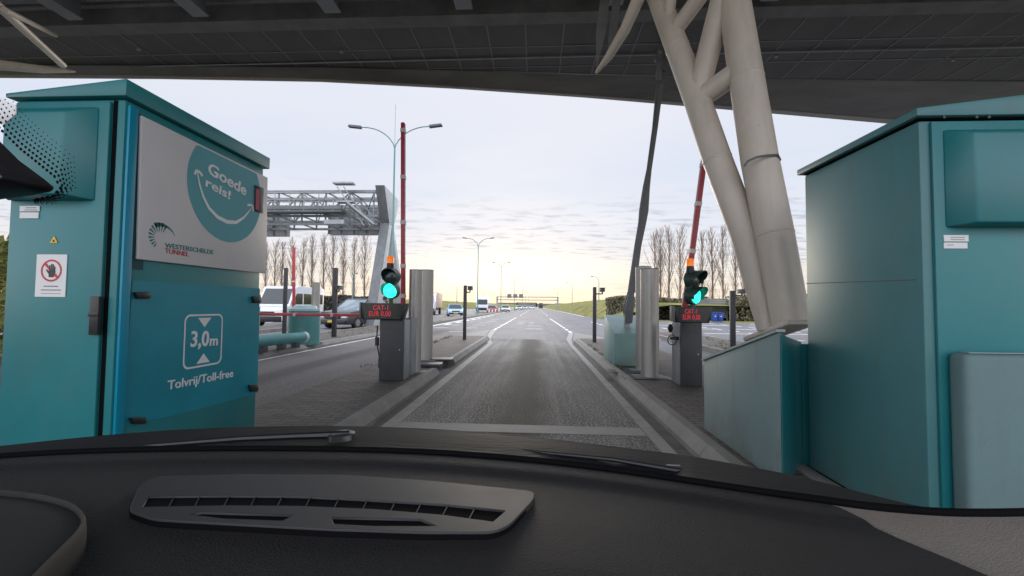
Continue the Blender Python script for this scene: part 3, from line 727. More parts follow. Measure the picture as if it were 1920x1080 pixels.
def fan(b):
    c = PS(300, 446, .0295)
    for i in range(11):
        t = R(62 + i * 17.5); k = 1 - i * .03
        r0, r1 = .040, .105 * k; h = R(5.2)
        if i == 0: r1 = .095
        b.add([c + Vector((0, r0 * math.cos(t - h * .4), r0 * math.sin(t - h * .4))), c + Vector((0, r1 * math.cos(t - h), r1 * math.sin(t - h))), c + Vector((0, r1 * math.cos(t + h), r1 * math.sin(t + h))), c + Vector((0, r0 * math.cos(t + h * .4), r0 * math.sin(t + h * .4)))], [(0, 1, 2, 3)])
    n = 10; up_, dn = [], []
    for i in range(n):
        t = R(115 - i * 11); r = .098; wd = .030 * (1 - i / (n - 1)) + .002
        up_.append(c + Vector((0, r * math.cos(t) * 1.25, r * math.sin(t)))); dn.append(c + Vector((0, (r - wd) * math.cos(t) * 1.25, (r - wd) * math.sin(t))))
    b.add(up_ + dn, [(i, i + 1, n + i + 1, n + i) for i in range(n - 1)])
mk(cl, 'fan_emblem', GREENP, fan)
mk(cl, 'card_slot', BLK, lambda b: onside(b, [(477, 347), (493, 353), (492, 400), (476, 396)], .030, .040), bev=.003)
mk(cl, 'card_slot_face', REDP, lambda b: onside(b, [(480, 354), (486, 356), (485, 394), (479, 392)], .041, .043))
def rrect(cx0, cz0, wy, wz, r, n=6):
    o = []
    for qx, qz, a0 in ((1, 1, 0), (-1, 1, 90), (-1, -1, 180), (1, -1, 270)):
        for i in range(n + 1):
            t = R(a0 + 90 * i / n); o.append((cx0 + qx * (wy - r) + r * math.cos(t), cz0 + qz * (wz - r) + r * math.sin(t)))
    return o
hl0, hl1 = PS(345, 592), PS(417, 592); hb0 = PS(381, 589); hb1 = PS(381, 687)
hy, hz = (hl0.y + hl1.y) / 2, (hb0.z + hb1.z) / 2; wy_, wz_ = (hl1.y - hl0.y) / 2, (hb0.z - hb1.z) / 2
def hsign(b):
    a = rrect(hy, hz, wy_, wz_, .05); c = rrect(hy, hz, wy_ - .013, wz_ - .013, .04); n = len(a)
    b.add([(XL + .0065, *q) for q in a] + [(XL + .0065, *q) for q in c], [(i, (i + 1) % n, n + (i + 1) % n, n + i) for i in range(n)])
    for s in (1, -1):
        b.add([(XL + .0065, hy - .065, hz + s * wz_ * .86), (XL + .0065, hy + .065, hz + s * wz_ * .86), (XL + .0065, hy, hz + s * wz_ * .50)], [(0, 1, 2)])
mk(cl, 'height_sign', WHITE, hsign)
side_text('lettering', '3,0', (357, 650), (391, 648), 29, WHITE, d=.006, bold=.02)
side_text('lettering', 'm', (393, 648), (408, 647), 19, WHITE, d=.006, bold=.02)
side_text('lettering', 'Tolvrij/Toll-free', (314, 731), (437, 706), 17, WHITE, d=.006, bold=.012)
for x, y in ((262, 553), (478, 561), (254, 788), (472, 727)):
    def hg(b):
        s = 1 if x < 400 else .55
        onside(b, [(x - 15 * s, y - 5), (x + 12 * s, y - 6), (x + 15 * s, y + 1), (x + 12 * s, y + 7), (x - 10 * s, y + 7)], .005, .03)
    mk(cl, 'door_latch', BLK, hg, bev=.004)

XR = 2.05
crb = thing('toll_cabinet', 'plain teal toll cabinet on the right island beside the pale rounded block', 'toll cabinet', (2.5, 3.7, .14))
rn = sd(1722, 226, XR); rf = sd(1508, 326, XR)
mk(crb, 'body', TEALS, lambda b: b.box((XR, rn.y, .17), (3.0, rf.y, rn.z)), bev=.014)
def rlid(b):
    o = .035; z0 = rn.z + .012; zl = sd(1714, 211, XR).z
    y0, y1 = rn.y - o, rf.y + o
    b.hexa([(XR - o, y0, z0), (3.03, y0, z0), (3.03, y1, z0), (XR - o, y1, z0)], [(XR - o, y0, zl), (3.03, y0, zl + .12), (3.03, y1, zl + .12), (XR - o, y1, zl)])
mk(crb, 'lid', TEALS, rlid, bev=.006)
for x in (1771, 1832, 1855):
    q_ = at(x, 219, rn.y - .04); mk(crb, 'lid_bolt', BLK, lambda b: b.tube([q_, q_ + Vector((0, .006, 0))], .008, 8))
mk(crb, 'lid_gasket', BLKM, lambda b: b.box((XR - .008, rn.y - .008, rn.z + .002), (3.0, rf.y, rn.z + .010)))
rd = mk(crb, 'front_door', TEAL, lambda b: b.box((XR + .05, rn.y - .02, .22), (2.98, rn.y - .001, rn.z - .012)), bev=.006)
def rvh(b):
    a, c = at(1760, 246, rn.y), at(2010, 428, rn.y); yb, y2 = rn.y - .021, rn.y - .12
    b.hexa([(a.x, yb, c.z), (c.x, yb, c.z), (c.x, yb, a.z), (a.x, yb, a.z)], [(a.x + .07, y2, c.z + .01), (c.x - .07, y2, c.z + .01), (c.x - .07, y2, a.z - .05), (a.x + .07, y2, a.z - .05)])
mk(crb, 'vent_hood', TEAL, rvh, bev=.01)
def rst(b):
    for q in ((1762, 442, 1808, 454), (1762, 456, 1806, 467)):
        a, c = at(q[0], q[1], rn.y), at(q[2], q[3], rn.y); b.box((a.x, rn.y - .024, a.z), (c.x, rn.y - .0205, c.z))
mk(crb, 'type_label', STICK, rst)
def rst2(b):
    for q in ((1774, 446, 1800, 447), (1774, 450, 1800, 451), (1768, 460, 1780, 461)):
        a, c = at(q[0], q[1], rn.y), at(q[2], q[3], rn.y); b.box((a.x, rn.y - .0252, a.z), (c.x, rn.y - .0242, c.z))
mk(crb, 'label_print', GREYT, rst2)
mk(crb, 'side_seam', DKG, lambda b: b.prism([sd(1512, 531, XR), sd(1718, 524, XR), sd(1718, 525.2, XR), sd(1512, 532.2, XR)], (-.0015, 0, 0)))
mk(crb, 'base_frame', BLKM, lambda b: b.box((XR + .03, rn.y + .03, .13), (2.97, rf.y - .03, .18)))
bb = thing('guard_block', 'pale teal rounded block standing in front of the right toll cabinet', 'concrete block', (2.2, 2.1, .1))
gy = rn.y - .13
mk(bb, 'block', mat('guard_block_paint', (.115, .20, .21), .6, var=.08, scale=1.6, bump=.15, bscale=90, grime=.4), lambda b: b.box((at(1815, 800, gy).x, gy, .1), (3.2, rn.y - .024, at(1860, 664, gy).z)), bev=.03, seg=4)
mk(bb, 'top_edge', mat('pale_teal_edge', (.24, .33, .33), .6, var=.1), lambda b: b.box((at(1826, 800, gy).x, gy + .012, at(1860, 664, gy).z + .001), (3.15, gy + .05, at(1860, 664, gy).z + .006)))  # paler strip along the block's top front edge
tag(mk(None, 'kerb_slab', CONC, lambda b: b.box((1.95, rn.y + .1, .1395), (2.05, rf.y + .35, .17)), bev=.01), kind='structure')

# ------------------------------------------------------------------ payment columns with price display and signal head
def signal(label, p_lo, p_hi, r, yaw, yw):
    z_lo, z_hi = p_lo.z, p_hi.z
    t = thing('traffic_light', label, 'traffic light', (p_lo.x, p_lo.y, z_lo - r * 1.5), yaw, 'green traffic lights over the price displays')
    zl, zh = r * 1.5, r * 1.5 + z_hi - z_lo
    def disc_y(z, rad, n=28): return [(rad * math.cos(2 * math.pi * i / n), z + rad * math.sin(2 * math.pi * i / n)) for i in range(n)]
    def local(name, mats, fn, **k):
        b = MB(); fn(b); return b.build(name, mats, t, **k)
    def plate(b):
        for z in (zl, zh): b.prism([(x, .0, z_) for x, z_ in disc_y(z, r * 1.0)], (0, .10, 0))
        b.box((-r * .6, .004, zl), (r * .6, .096, zh)); b.box((-r * .2, .02, 0), (r * .2, .07, zl - r * .5))
    local('housing', HOUSG, plate, smooth=True)
    def visor(b, z):
        n = 22; v = []; f = []
        for i in range(n + 1):
            a = R(-25 + 230 * i / n); lng = .16 * (.35 + .65 * max(0, math.sin(a)) ** .6 if math.sin(a) > 0 else .35)
            for rr in (r * .97, r * .90):
                v += [(rr * math.cos(a), .0, z + rr * math.sin(a)), (rr * math.cos(a), -lng, z + rr * math.sin(a) - lng * .05)]
        for i in range(n):
            k = i * 4; f += [(k, k + 1, k + 5, k + 4), (k + 2, k + 6, k + 7, k + 3), (k + 1, k + 3, k + 7, k + 5)]
        b.add(v, f)
    for z, lit in ((zh, False), (zl, True)):
        local('visor', HOUSG, lambda b: visor(b, z), smooth=True)
        def lens(b):
            n = 28; v = [(0, -.030, z)]; f = []
            for k, rr in enumerate((.3, .6, .86)):
                for x, zz in disc_y(z, r * rr, n): v.append((x, -.030 + .028 * rr ** 2, zz))
            for j in range(n): f.append((0, 1 + j, 1 + (j + 1) % n))
            for k in range(2):
                for j in range(n): f.append((1 + k * n + j, 1 + (k + 1) * n + j, 1 + (k + 1) * n + (j + 1) % n, 1 + k * n + (j + 1) % n))
            b.add(v, f)
        lo = local('lens', GLENS if lit else DLENS, lens, smooth=True); tag(lo, 'lit green lens' if lit else 'dark unlit lens')
        if lit:
            def dots(b):
                for rr, m in ((0, 1), (.13, 6), (.27, 12), (.41, 18), (.55, 24), (.69, 30), (.80, 36)):
                    for i in range(m):
                        a = 2 * math.pi * i / m; x, zz = r * rr * math.cos(a), z + r * rr * math.sin(a); s = r * .036; yy = -.034 + .028 * rr ** 2
                        b.add([(x - s, yy, zz), (x, yy, zz - s), (x + s, yy, zz), (x, yy, zz + s)], [(0, 1, 2, 3)])
            b = MB(); dots(b); b.build('led_dots', GLDOT, lo)
    return t, zh
def display(label, x0, x1, ypx_t, ypx_b, Y, slant, left_text):
    a, c = at(x0, ypx_t, Y), at(x1, ypx_b, Y)
    t = thing('price_display', label, 'display', ((a.x + c.x) / 2, Y + .1, c.z), 0, 'red price displays on the payment columns')
    mk(t, 'case', BLK, lambda b: b.hexa([(a.x, Y, c.z), (c.x - slant, Y, c.z), (c.x - slant, Y + .16, c.z), (a.x, Y + .16, c.z)], [(a.x - .02, Y, a.z), (c.x, Y, a.z), (c.x, Y + .16, a.z), (a.x - .02, Y + .16, a.z)]), bev=.005)
    mk(t, 'screen', mat('display_glass', (.008, .014, .014), .25), lambda b: b.hexa([(a.x + .03, Y - .003, c.z + .015), (c.x - slant - .03, Y - .003, c.z + .015), (c.x - slant - .03, Y - .001, c.z + .015), (a.x + .03, Y - .001, c.z + .015)], [(a.x + .02, Y - .003, a.z - .015), (c.x - .03, Y - .003, a.z - .015), (c.x - .03, Y - .001, a.z - .015), (a.x + .02, Y - .001, a.z - .015)]))
    mk(t, 'side_bracket', GALVD, lambda b: b.box((a.x - .05, Y - .01, c.z + .02), (a.x - .021, Y + .14, a.z + .01)), bev=.004)
    for s, (px, py), h in left_text:
        p = at(px, py, Y - .005)
        M = frame(p, (1, 0, 0), (.12, 0, 1)); M = M @ Matrix.Diagonal((h[1], 1, 1, 1)); text('lettering', s, h[0] * Y / F / .7, LED, M, t, bold=.0, spacing=1.05)
    return t
def column(label, px0, px1, ypb, ypt, depth, sidem):
    p = gr(px0, ypb, .14); q = at(px1, ypb, p.y); top = at(px0, ypt, p.y).z
    t = thing('payment_column', label, 'payment column', ((p.x + q.x) / 2, p.y + depth / 2, .138), 0, 'dark payment columns on the islands')
    mk(t, 'front_panel', DKG, lambda b: b.box((p.x, p.y, .14), (q.x, p.y + .05, top)), bev=.006)
    mk(t, 'housing', sidem, lambda b: b.box((p.x + .004, p.y + .052, .14), (q.x - .004, p.y + depth, top - .02)), bev=.006)
    mk(t, 'service_flap', BLK, lambda b: b.box((p.x + .02, p.y - .006, top - .16), (q.x - .02, p.y - .001, top - .155)))
    mk(t, 'lock', STEEL, lambda b: b.tube([(q.x - .06, p.y - .008, .14 + (top - .14) * .5), (q.x - .06, p.y + .001, .14 + (top - .14) * .5)], .011, 10))
    return t, p, q, top
colL, pL, qL, tL = column('dark payment column left of the middle lane beside a grey barrier housing', 710, 755, 713, 598, .36, GALV)
dL = display('black price display with red digits left of the middle lane', 680, 763, 568, 600, 6.85, .08, [('CAT-1', (699, 581), (9, .85)), ('EUR 0,00', (691, 592.5), (9.5, .8))])
sL, _ = signal('two-lens traffic light showing green above the left price display, facing straight ahead', at(732, 545, 6.95), at(732, 518, 6.95), .135, 0, 0)
colR, pR, qR, tR = column('dark payment column right of the middle lane next to the two steel posts', 1277, 1317, 724, 604, .42, GALV)
dR = display('black price display with red digits right of the middle lane', 1268, 1338, 575, 606, 6.3, .06, [('CAT-1', (1284, 588), (8.5, .65)), ('EUR 0,00', (1280, 599), (9, .62))])
sR, _ = signal('two-lens traffic light showing green above the right price display, turned sideways', at(1304, 554, 6.5), at(1301, 524, 6.5), .135, R(38), 0)
def beacon(label, x, y, Y, r, h):
    p = at(x, y, Y)
    t = thing('beacon_lamp', label, 'beacon', (p.x, Y, p.z - h), 0, 'amber beacons on the traffic lights')
    mk(t, 'cap', ORNG, lambda b: b.tube([p - Vector((0, 0, h / 2)), p + Vector((0, 0, h * .35)), p + Vector((0, 0, h / 2))], [r, r, r * .8], 16), smooth=True)
    mk(t, 'socket', BLK, lambda b: b.tube([p - Vector((0, 0, h / 2 + .11)), p - Vector((0, 0, h / 2 + .09)), p - Vector((0, 0, h / 2 + .002))], [r * 1.25, r * 1.15, r], 16), smooth=True)
beacon('amber beacon lamp on top of the left traffic light', 732, 487, 7.0, .055, .115)
beacon('amber beacon lamp on top of the right traffic light', 1294, 492, 6.5, .052, .11)
def loops(b):
    c = at(1260, 637, pR.y + .12)
    n = 18; b.tube([(c.x + .065 * math.cos(2 * math.pi * i / n), c.y + .02 * math.sin(4 * math.pi * i / n), c.z + .08 * math.sin(2 * math.pi * i / n)) for i in range(n + 1)], .008, 6)
    b.box((c.x - .02, c.y - .02, c.z + .0), (c.x + .10, c.y + .05, c.z + .05))
    d = at(1257, 615, pR.y + .12); b.tube([d - Vector((0, 0, .07)), d, d + Vector((0, 0, .06))], [.02, .045, .02], 10)
mk(colR, 'cable_reel', BLK, loops, smooth=True)
mk(colL, 'hanging_cable', BLK, lambda b: b.tube([at(708, 610, 7.1), at(706, 640, 7.15), at(711, 668, 7.1), at(710, 690, 7.1)], .012, 6), smooth=True)
mk(colL, 'intercom', BLK, lambda b: b.tube([at(707, 632, 7.1), at(707, 648, 7.1)], .035, 8))

# barriers
def boom(t, p, q, r, bands=()):
    mk(t, 'boom', REDW, lambda b: b.bar(p, q, r * 1.3, r * 2, up=(0, 1, 0)), bev=.01)
    for s in bands:
        m = p.lerp(q, s); d = (q - p).normalized()
        mk(t, 'reflector_band', GREYB, lambda b: b.bar(m - d * .035, m + d * .035, r * 1.3 + .01, r * 2 + .01, up=(0, 1, 0)))
def housing(t, x0, x1, y0, y1, z):
    mk(t, 'housing', GALV, lambda b: b.box((x0, y0, .138), (x1, y1, z)), bev=.01)
b1 = thing('toll_barrier', 'red barrier boom standing upright left of the middle lane', 'barrier', (-2.2, 7.8, .138), 0, 'red toll barriers')
housing(b1, qL.x - .38, qL.x - .01, 7.45, 7.95, 1.12)
boom(b1, at(756, 600, 7.7), at(756, 231, 7.7), .05, (.12, .27, .49, .72, .96))
b2 = thing('toll_barrier', 'red barrier boom raised at a slant right of the middle lane', 'barrier', (2.3, 7.3, .138), 0, 'red toll barriers')
housing(b2, pR.x + .02, qR.x - .02, 7.0, 7.45, 1.1)
boom(b2, at(1281, 595, 7.2), at(1326, 255, 7.2), .056, (.12, .36, .62, .84))
b3 = thing('toll_barrier', 'red barrier boom lowered level across the left lane', 'barrier', (-7.7, 11.4, .138), 0, 'red toll barriers')
mk(b3, 'housing', GALV, lambda b: b.box((-8.0, 11.1, .138), (-7.6, 11.7, 1.25)), bev=.01)
boom(b3, at(462, 589, 11.4), at(694, 591, 11.4), .062, (.4, .7))
b4 = thing('toll_barrier', 'distant red barrier boom standing upright behind the teal drum', 'barrier', (-11.2, 20, .138), 0, 'red toll barriers')
g4 = at(551, 600, 20)
mk(b4, 'housing', GALV, lambda b: b.box((g4.x - .25, 19.8, .138), (g4.x + .25, 20.3, 1.1)), bev=.01)
boom(b4, at(551, 592, 20), at(551, 464, 20), .07, (.5,))

# steel posts
def post(label, cx, w_px, yb, yt, group='round steel posts beside the lanes', m=STEEL, name='steel_post'):
    p = gr(cx, yb, .138); r = w_px / 2 * p.y / F; top = at(cx, yt, p.y).z; c = Vector((p.x, p.y + r, .138))
    t = thing(name, label, 'post', tuple(c), 0, group)
    mk(t, 'tube', m, lambda b: b.tube([c, Vector((c.x, c.y, top))], r, 32), smooth=True)
    mk(t, 'rim', GALVD, lambda b: b.tube([Vector((c.x, c.y, top + .001)), Vector((c.x, c.y, top + .012))], r * 1.02, 32), smooth=True)
    mk(t, 'foot_plate', GALVD, lambda b: b.box((c.x - r * 1.7, c.y - r * 1.5, .139), (c.x + r * 1.7, c.y + r * 1.5, .155)), bev=.004)
post('round steel post left of the middle lane, nearer the payment column', 773, 25, 700, 506)
post('round steel post left of the middle lane, behind the nearer one', 795, 25, 677, 506)
post('round steel post right of the middle lane, nearest to the payment column', 1223, 33, 710, 504)
post('round steel post right of the middle lane, half hidden behind its twin', 1210, 28, 697, 500)
post('grey round post beside the teal drum across the left lane', 586, 15, 643, 530)
def plates(b):
    for x0, y0, x1, y1 in ((1140, 694, 1215, 699), (1172, 706, 1250, 711), (1190, 688, 1215, 692)):
        a = gr(x0, y1, .14); c = gr(x1, y0, .14); b.box((a.x, a.y, .1385), (c.x, c.y, .147))
tag(mk(None, 'slot_plate', BLK, plates), kind='structure')
def plates2(b):
    b.box((-2.6, 8.4, .139), (-1.85, 8.75, .20)); b.box((-2.5, 9.45, .139), (-1.84, 9.85, .17))
tag(mk(None, 'drain_box', DKG, plates2, bev=.01), kind='structure')

# camera poles
def campole(label, cx, w_px, yb, yt, cam_px, head=True, name='camera_pole'):
    p = gr(cx, yb, .138); w2 = w_px / 2 * p.y / F; Y = p.y; top = at(cx, yt, Y).z
    t = thing(name, label, 'camera pole', (p.x, Y, .138), 0, 'slim camera poles at the ends of the islands')
    mk(t, 'pole', DKG, lambda b: b.box((p.x - w2, Y, .138), (p.x + w2, Y + w2 * 2, top)), bev=.01)
    if head:
        c = at(*cam_px, Y); s = Y / F
        mk(t, 'bracket', DKG, lambda b: (b.bar((p.x, Y + w2, c.z - 7 * s), (c.x, Y + w2, c.z - 7 * s), .04, .04), b.bar((c.x, Y + w2, c.z - 7 * s), (c.x, Y + w2, c.z), .04, .04)))
        mk(t, 'camera_head', GALVD, lambda b: (b.box((c.x - 4 * s, Y - .05, c.z - 3 * s), (c.x + 4 * s, Y + .25, c.z + 3.5 * s)), b.box((c.x - 5 * s, Y - .12, c.z + 3.6 * s), (c.x + 5 * s, Y + .2, c.z + 4.6 * s))), bev=.01)
campole('camera pole at the far end of the left island', 870.5, 6, 637, 535, (881, 541))
campole('camera pole at the far end of the right island, left of the anchor block', 1115, 6.5, 642, 538, (1130, 544))
campole('tall camera pole on the island across the left lane', 624.5, 7.5, 632, 502, (634, 540))
campole('camera pole on the outer island beyond the pale plinth', 1376, 8, 651, 545, (1393, 547))
campole('thin dark pole behind the teal drum, without a camera', 531, 6, 628, 502, None, head=False, name='slim_pole')

# teal drum and guard rail tube across the left lane
dp = gr(555, 647, .138); dr = 29 * dp.y / F
dt = thing('crash_drum', 'big teal drum with stepped lid across the left lane', 'drum', (dp.x, dp.y + dr, .138))
cD = Vector((dp.x, dp.y + dr, 0)); zD = at(555, 583, dp.y).z
DRM = mat('drum_teal', (.05, .20, .205), .45, var=.1)
mk(dt, 'drum', DRM, lambda b: b.tube([cD + Vector((0, 0, .138)), cD + Vector((0, 0, zD))], dr, 40), smooth=True)
mk(dt, 'lid', mat('drum_lid', (.28, .40, .42), .4), lambda b: b.tube([cD + Vector((0, 0, zD + .001)), cD + Vector((0, 0, zD + .07)), cD + Vector((0, 0, zD + .08)), cD + Vector((0, 0, zD + .15)), cD + Vector((0, 0, zD + .17))], [dr * 1.02, dr * 1.0, dr * .78, dr * .7, dr * .55], 40), smooth=True)
gt = thing('guard_rail', 'pale teal tubular guard rail in front of the drum', 'guard rail', (-6.9, 11, .138))
ga, gb = at(440, 644, 9.6), at(571, 632, 12.2)
mk(gt, 'rail_tube', DRM, lambda b: b.tube([ga, gb], .145, 24), smooth=True)
mk(gt, 'end_cap', mat('cap_grey', (.40, .46, .46), .4), lambda b: b.tube([gb - (gb - ga).normalized() * .1, gb + (gb - ga).normalized() * .02], .15, 24), smooth=True)
for s in (.35, .62, .85):
    m_ = ga.lerp(gb, s); mk(gt, 'foot', DKG, lambda b: b.box((m_.x - .08, m_.y - .1, .138), (m_.x + .08, m_.y + .1, m_.z - .1)), bev=.01)

# ------------------------------------------------------------------ sign gantry on the left
ga_t = thing('sign_gantry', 'grey lattice sign gantry on a split white leg over the left lanes', 'gantry', (-9.3, 26, 0))
gx0, gx1 = -9.75, -9.2
def gleg(b):
    out = [(25.7, 8.55), (28.3, 8.35), (28.4, 7.7), (27.6, 6.4), (31.0, .0), (30.2, .0), (27.25, 5.8), (25.3, 0), (24.4, .0), (26.7, 6.55)]
    # convex pieces side by side along the profile
    for q in ([(25.7, 8.55), (28.3, 8.35), (28.4, 7.7), (27.6, 6.4), (26.7, 6.4)], [(26.7, 6.395), (27.2, 6.395), (25.35, 0), (24.4, 0)], [(27.205, 6.395), (27.6, 6.395), (31.1, 0), (30.3, 0)]):
        b.prism([(gx0, y, z) for y, z in q], (gx1 - gx0, 0, 0))
mk(ga_t, 'leg', mat('gantry_leg_paint', (.40, .42, .43), .55, var=.1), gleg, bev=.02)
def gfront(b):
    for q, e in (([(25.68, 8.55), (26.68, 6.45)], 0), ([(26.68, 6.40), (24.38, 0.0)], 0)):
        (y0, z0), (y1, z1) = q; b.hexa([(gx0 - .01, y1 - .03, z1), (gx1 + .01, y1 - .03, z1), (gx1 + .01, y1 + .0, z1), (gx0 - .01, y1 + .0, z1)], [(gx0 - .01, y0 - .03, z0), (gx1 + .01, y0 - .03, z0), (gx1 + .01, y0, z0), (gx0 - .01, y0, z0)])
mk(ga_t, 'leg_front_shade', GALVD, gfront)  # dark sheet colours the leg's front face as its shaded side
def truss(b):
    L0 = -32.0
    for y in (26.0, 27.8):
        for z, s in ((8.25, .17), (7.65, .08), (6.75, .13), (6.25, .13)): b.box((L0, y - s / 2, z - s / 2), (gx0 + .05, y + s / 2, z + s / 2))
        x = gx0 - .2; k = 0
        while x > L0 + 1.6:
            b.bar((x, y, 8.2), (x, y, 6.3), .08, .08); b.bar((x, y, 8.2 if k % 2 else 6.75), (x - 1.5, y, 6.75 if k % 2 else 8.2), .07, .07); x -= 1.5; k += 1
    x = gx0 - .2
    while x > L0:
        for z in (8.25, 6.75, 6.25): b.bar((x, 26, z), (x, 27.8, z), .07, .07)
        b.bar((x, 26, 8.2), (x - 1.5, 27.8, 6.3), .05, .05); x -= 1.5
mk(ga_t, 'lattice', mat('lattice_steel', (.19, .20, .205), .55, metal=.3, var=.25, scale=3), truss)
mk(ga_t, 'walkway', GALVD, lambda b: (b.box((-31, 25.2, 6.85), (-11.6, 26.0, 7.0)), b.box((-31, 25.15, 7.0), (-11.6, 25.2, 7.2))))
def rails(b):
    for z in (7.6, 8.0): b.bar((-31, 25.2, z), (-11.6, 25.2, z), .04, .04)
    x = -31
    while x < -11.5: b.bar((x, 25.2, 6.9), (x, 25.2, 8.05), .04, .04); x += .9
mk(ga_t, 'handrail', GALV, rails)
for x0, x1, z0, z1 in ((-13.7, -10.3, 5.95, 7.9), (-19.9, -16.6, 5.85, 7.9)):
    sb = mk(ga_t, 'sign_box', GALV, lambda b: b.box((x0, 28.0, z0), (x1, 28.5, z1)), bev=.03)
    mk(sb, 'box_frame', GALVD, lambda b: [b.box((x0 + k * (x1 - x0) / 4 - .03, 27.93, z0), (x0 + k * (x1 - x0) / 4 + .03, 27.99, z1)) for k in range(5)])
def ladder(b):
    b.bar((-11.6, 25.4, 8.4), (-10.0, 25.7, 6.1), .06, .06); b.bar((-12.0, 25.4, 8.4), (-10.4, 25.7, 6.1), .06, .06)
    b.box((-11.9, 25.1, 7.4), (-10.9, 25.6, 7.5)); b.box((-12.2, 25.2, 8.55), (-11.0, 25.7, 8.65)); b.box((-12.6, 25.1, 6.1), (-11.4, 25.9, 6.35)); b.bar((-11.3, 25.2, 7.4), (-9.9, 25.9, 6.2), .5, .12)
mk(ga_t, 'ladder', GALV, ladder)

# far gantry over the carriageway
fg = thing('sign_gantry', 'far thin sign gantry spanning the motorway with three grey signs', 'gantry', (-4, 180, 0))
a_, b_ = at(932, 556, 180), at(1046, 556, 180)
mk(fg, 'leg', GALV, lambda b: b.box((a_.x - .35, 180, 0), (a_.x + .35, 181, a_.z)))
mk(fg, 'leg', GALV, lambda b: b.box((b_.x - .35, 180, 0), (b_.x + .35, 181, a_.z)))
mk(fg, 'beam', GALV, lambda b: (b.box((a_.x, 180, a_.z - .3), (b_.x, 180.6, a_.z + .1)), b.box((a_.x, 180, a_.z - 1.5), (b_.x, 180.6, a_.z - 1.1))))
for x in (955, 966, 977):
    c = at(x, 555, 179); mk(fg, 'matrix_sign', GALVD, lambda b: b.box((c.x - .85, 179, c.z - .8), (c.x + .85, 179.8, c.z + .8)))

# ------------------------------------------------------------------ street lamps
def lamp(label, cx, ytop, Y, span, base=0, arms=2, side=-1, whip=0, dirx=1):
    p = at(cx, ytop, Y); zt_ = p.z; s = span * Y / F; x = p.x
    t = thing('street_lamp', label, 'street lamp', (x, Y, 0), 0, 'street lamps along the motorway')
    rb = .06 if Y < 30 else .085
    zs = zt_ - min(1.25, s * .6)
    mk(t, 'pole', LAMPB, lambda b: b.tube([(x, Y, 0), (x, Y, 1.2), (x, Y, 1.25), (x, Y, zs)], [rb * 1.6, rb * 1.5, rb, rb * .7], 10), smooth=True)
    for sg in ((-1, 1) if arms == 2 else (side,)):
        pts = []
        for i in range(9):
            u = i / 8; pts.append((x + sg * s * .80 * (u ** 1.6), Y, zs + (zt_ - .05 - zs) * math.sin(u * math.pi / 2)))
        am = mk(t, 'arm', LAMPB, lambda b: b.tube(pts, rb * .5, 8), smooth=True)
        q = pts[-1]
        mk(t, 'lamp_head', DKG, lambda b: b.hexa([(q[0], Y - .12, q[2] - .07), (q[0] + sg * s * .30, Y - .14, q[2] + .02), (q[0] + sg * s * .30, Y + .14, q[2] + .02), (q[0], Y + .12, q[2] - .07)], [(q[0], Y - .08, q[2] + .06), (q[0] + sg * s * .28, Y - .08, q[2] + .13), (q[0] + sg * s * .28, Y + .08, q[2] + .13), (q[0], Y + .08, q[2] + .06)]))
    if whip: mk(t, 'whip_antenna', GALV, lambda b: b.tube([(x, Y, zs), (x, Y, zt_ + whip)], .015, 5))
lamp('tall double street lamp rising behind the upright red boom', 741, 236, 22.8, 84, whip=1.2)
lamp('double street lamp on the median just right of the steel posts', 897, 446, 61, 28)
lamp('double street lamp on the median, second beyond the camera pole', 940, 492, 85, 16)
lamp('double street lamp on the median, third beyond the camera pole', 965, 517, 120, 11)
lamp('double street lamp on the median, fourth beyond the camera pole', 980, 530, 160, 9)
lamp('small distant double lamp, fifth on the median', 985.5, 544, 220, 7)
lamp('small distant double lamp, sixth on the median', 991, 552, 290, 6)
lamp('single-arm street lamp on the right verge nearest the anchor block', 1123, 518, 78, 14, arms=1)
lamp('single-arm street lamp on the right verge, second along', 1073, 530, 118, 10, arms=1)
lamp('faint distant single-arm lamp behind the far gantry', 1046, 541, 175, 7, arms=1)
lamp('thin lamp on the far left verge, left of the blue car', 857, 536, 95, 5, arms=1)
lamp('thin lamp on the far left verge, beyond the white lorry', 906, 544, 130, 5, arms=1)
lamp('thin green lamp among the poplars behind the dark car', 662, 512, 60, 8, arms=1, side=1)

# ------------------------------------------------------------------ poplars and hedges
def make_poplar(seed, h=15.0, spread=1.0):
    rnd = random.Random(seed); tb = MB(); cbm = MB()
    tb.tube([(0, 0, 0), (rnd.uniform(-.05, .05), 0, h * .3), (rnd.uniform(-.1, .1), 0, h * .7), (0, 0, h * .98)], [.14, .11, .06, .012], 6)
    def br(p, d, ln, r, lvl):
        q = p + d * ln * .5 + Vector((0, 0, ln * .05)); e = q + (d + Vector((0, 0, .5))).normalized() * ln * .5
        cbm.tube([p, q, e], [r, r * .7, r * .25], 3, cap=False)
        if lvl < 2:
            for k in range(3 if lvl == 0 else 2):
                s = rnd.uniform(.2, .95); o = p.lerp(q, s * 2) if s < .5 else q.lerp(e, s * 2 - 1)
                a = rnd.uniform(0, 6.28); dd = (d * 1.0 + Vector((math.cos(a) * .5, math.sin(a) * .5, .7))).normalized()
                br(o, dd, ln * rnd.uniform(.35, .55), r * .55, lvl + 1)
    for i in range(46):
        z = h * (.13 + .80 * (i / 46) ** .9); a = rnd.uniform(0, 6.28); tilt = rnd.uniform(.18, .42) * spread
        wdt = max(.25, 1 - abs((z / h) - .45) * 1.15)
        d = Vector((math.cos(a) * tilt, math.sin(a) * tilt, 1)).normalized()
        br(Vector((0, 0, z)), d, h * .21 * wdt * rnd.uniform(.7, 1.3), .034, 0)
    t = thing('poplar_tree', 'bare poplar', 'tree', (0, 0, 0), 0)
    tb.build('trunk', BARK, t, smooth=True); cbm.build('crown', TWIG, t)
    return t
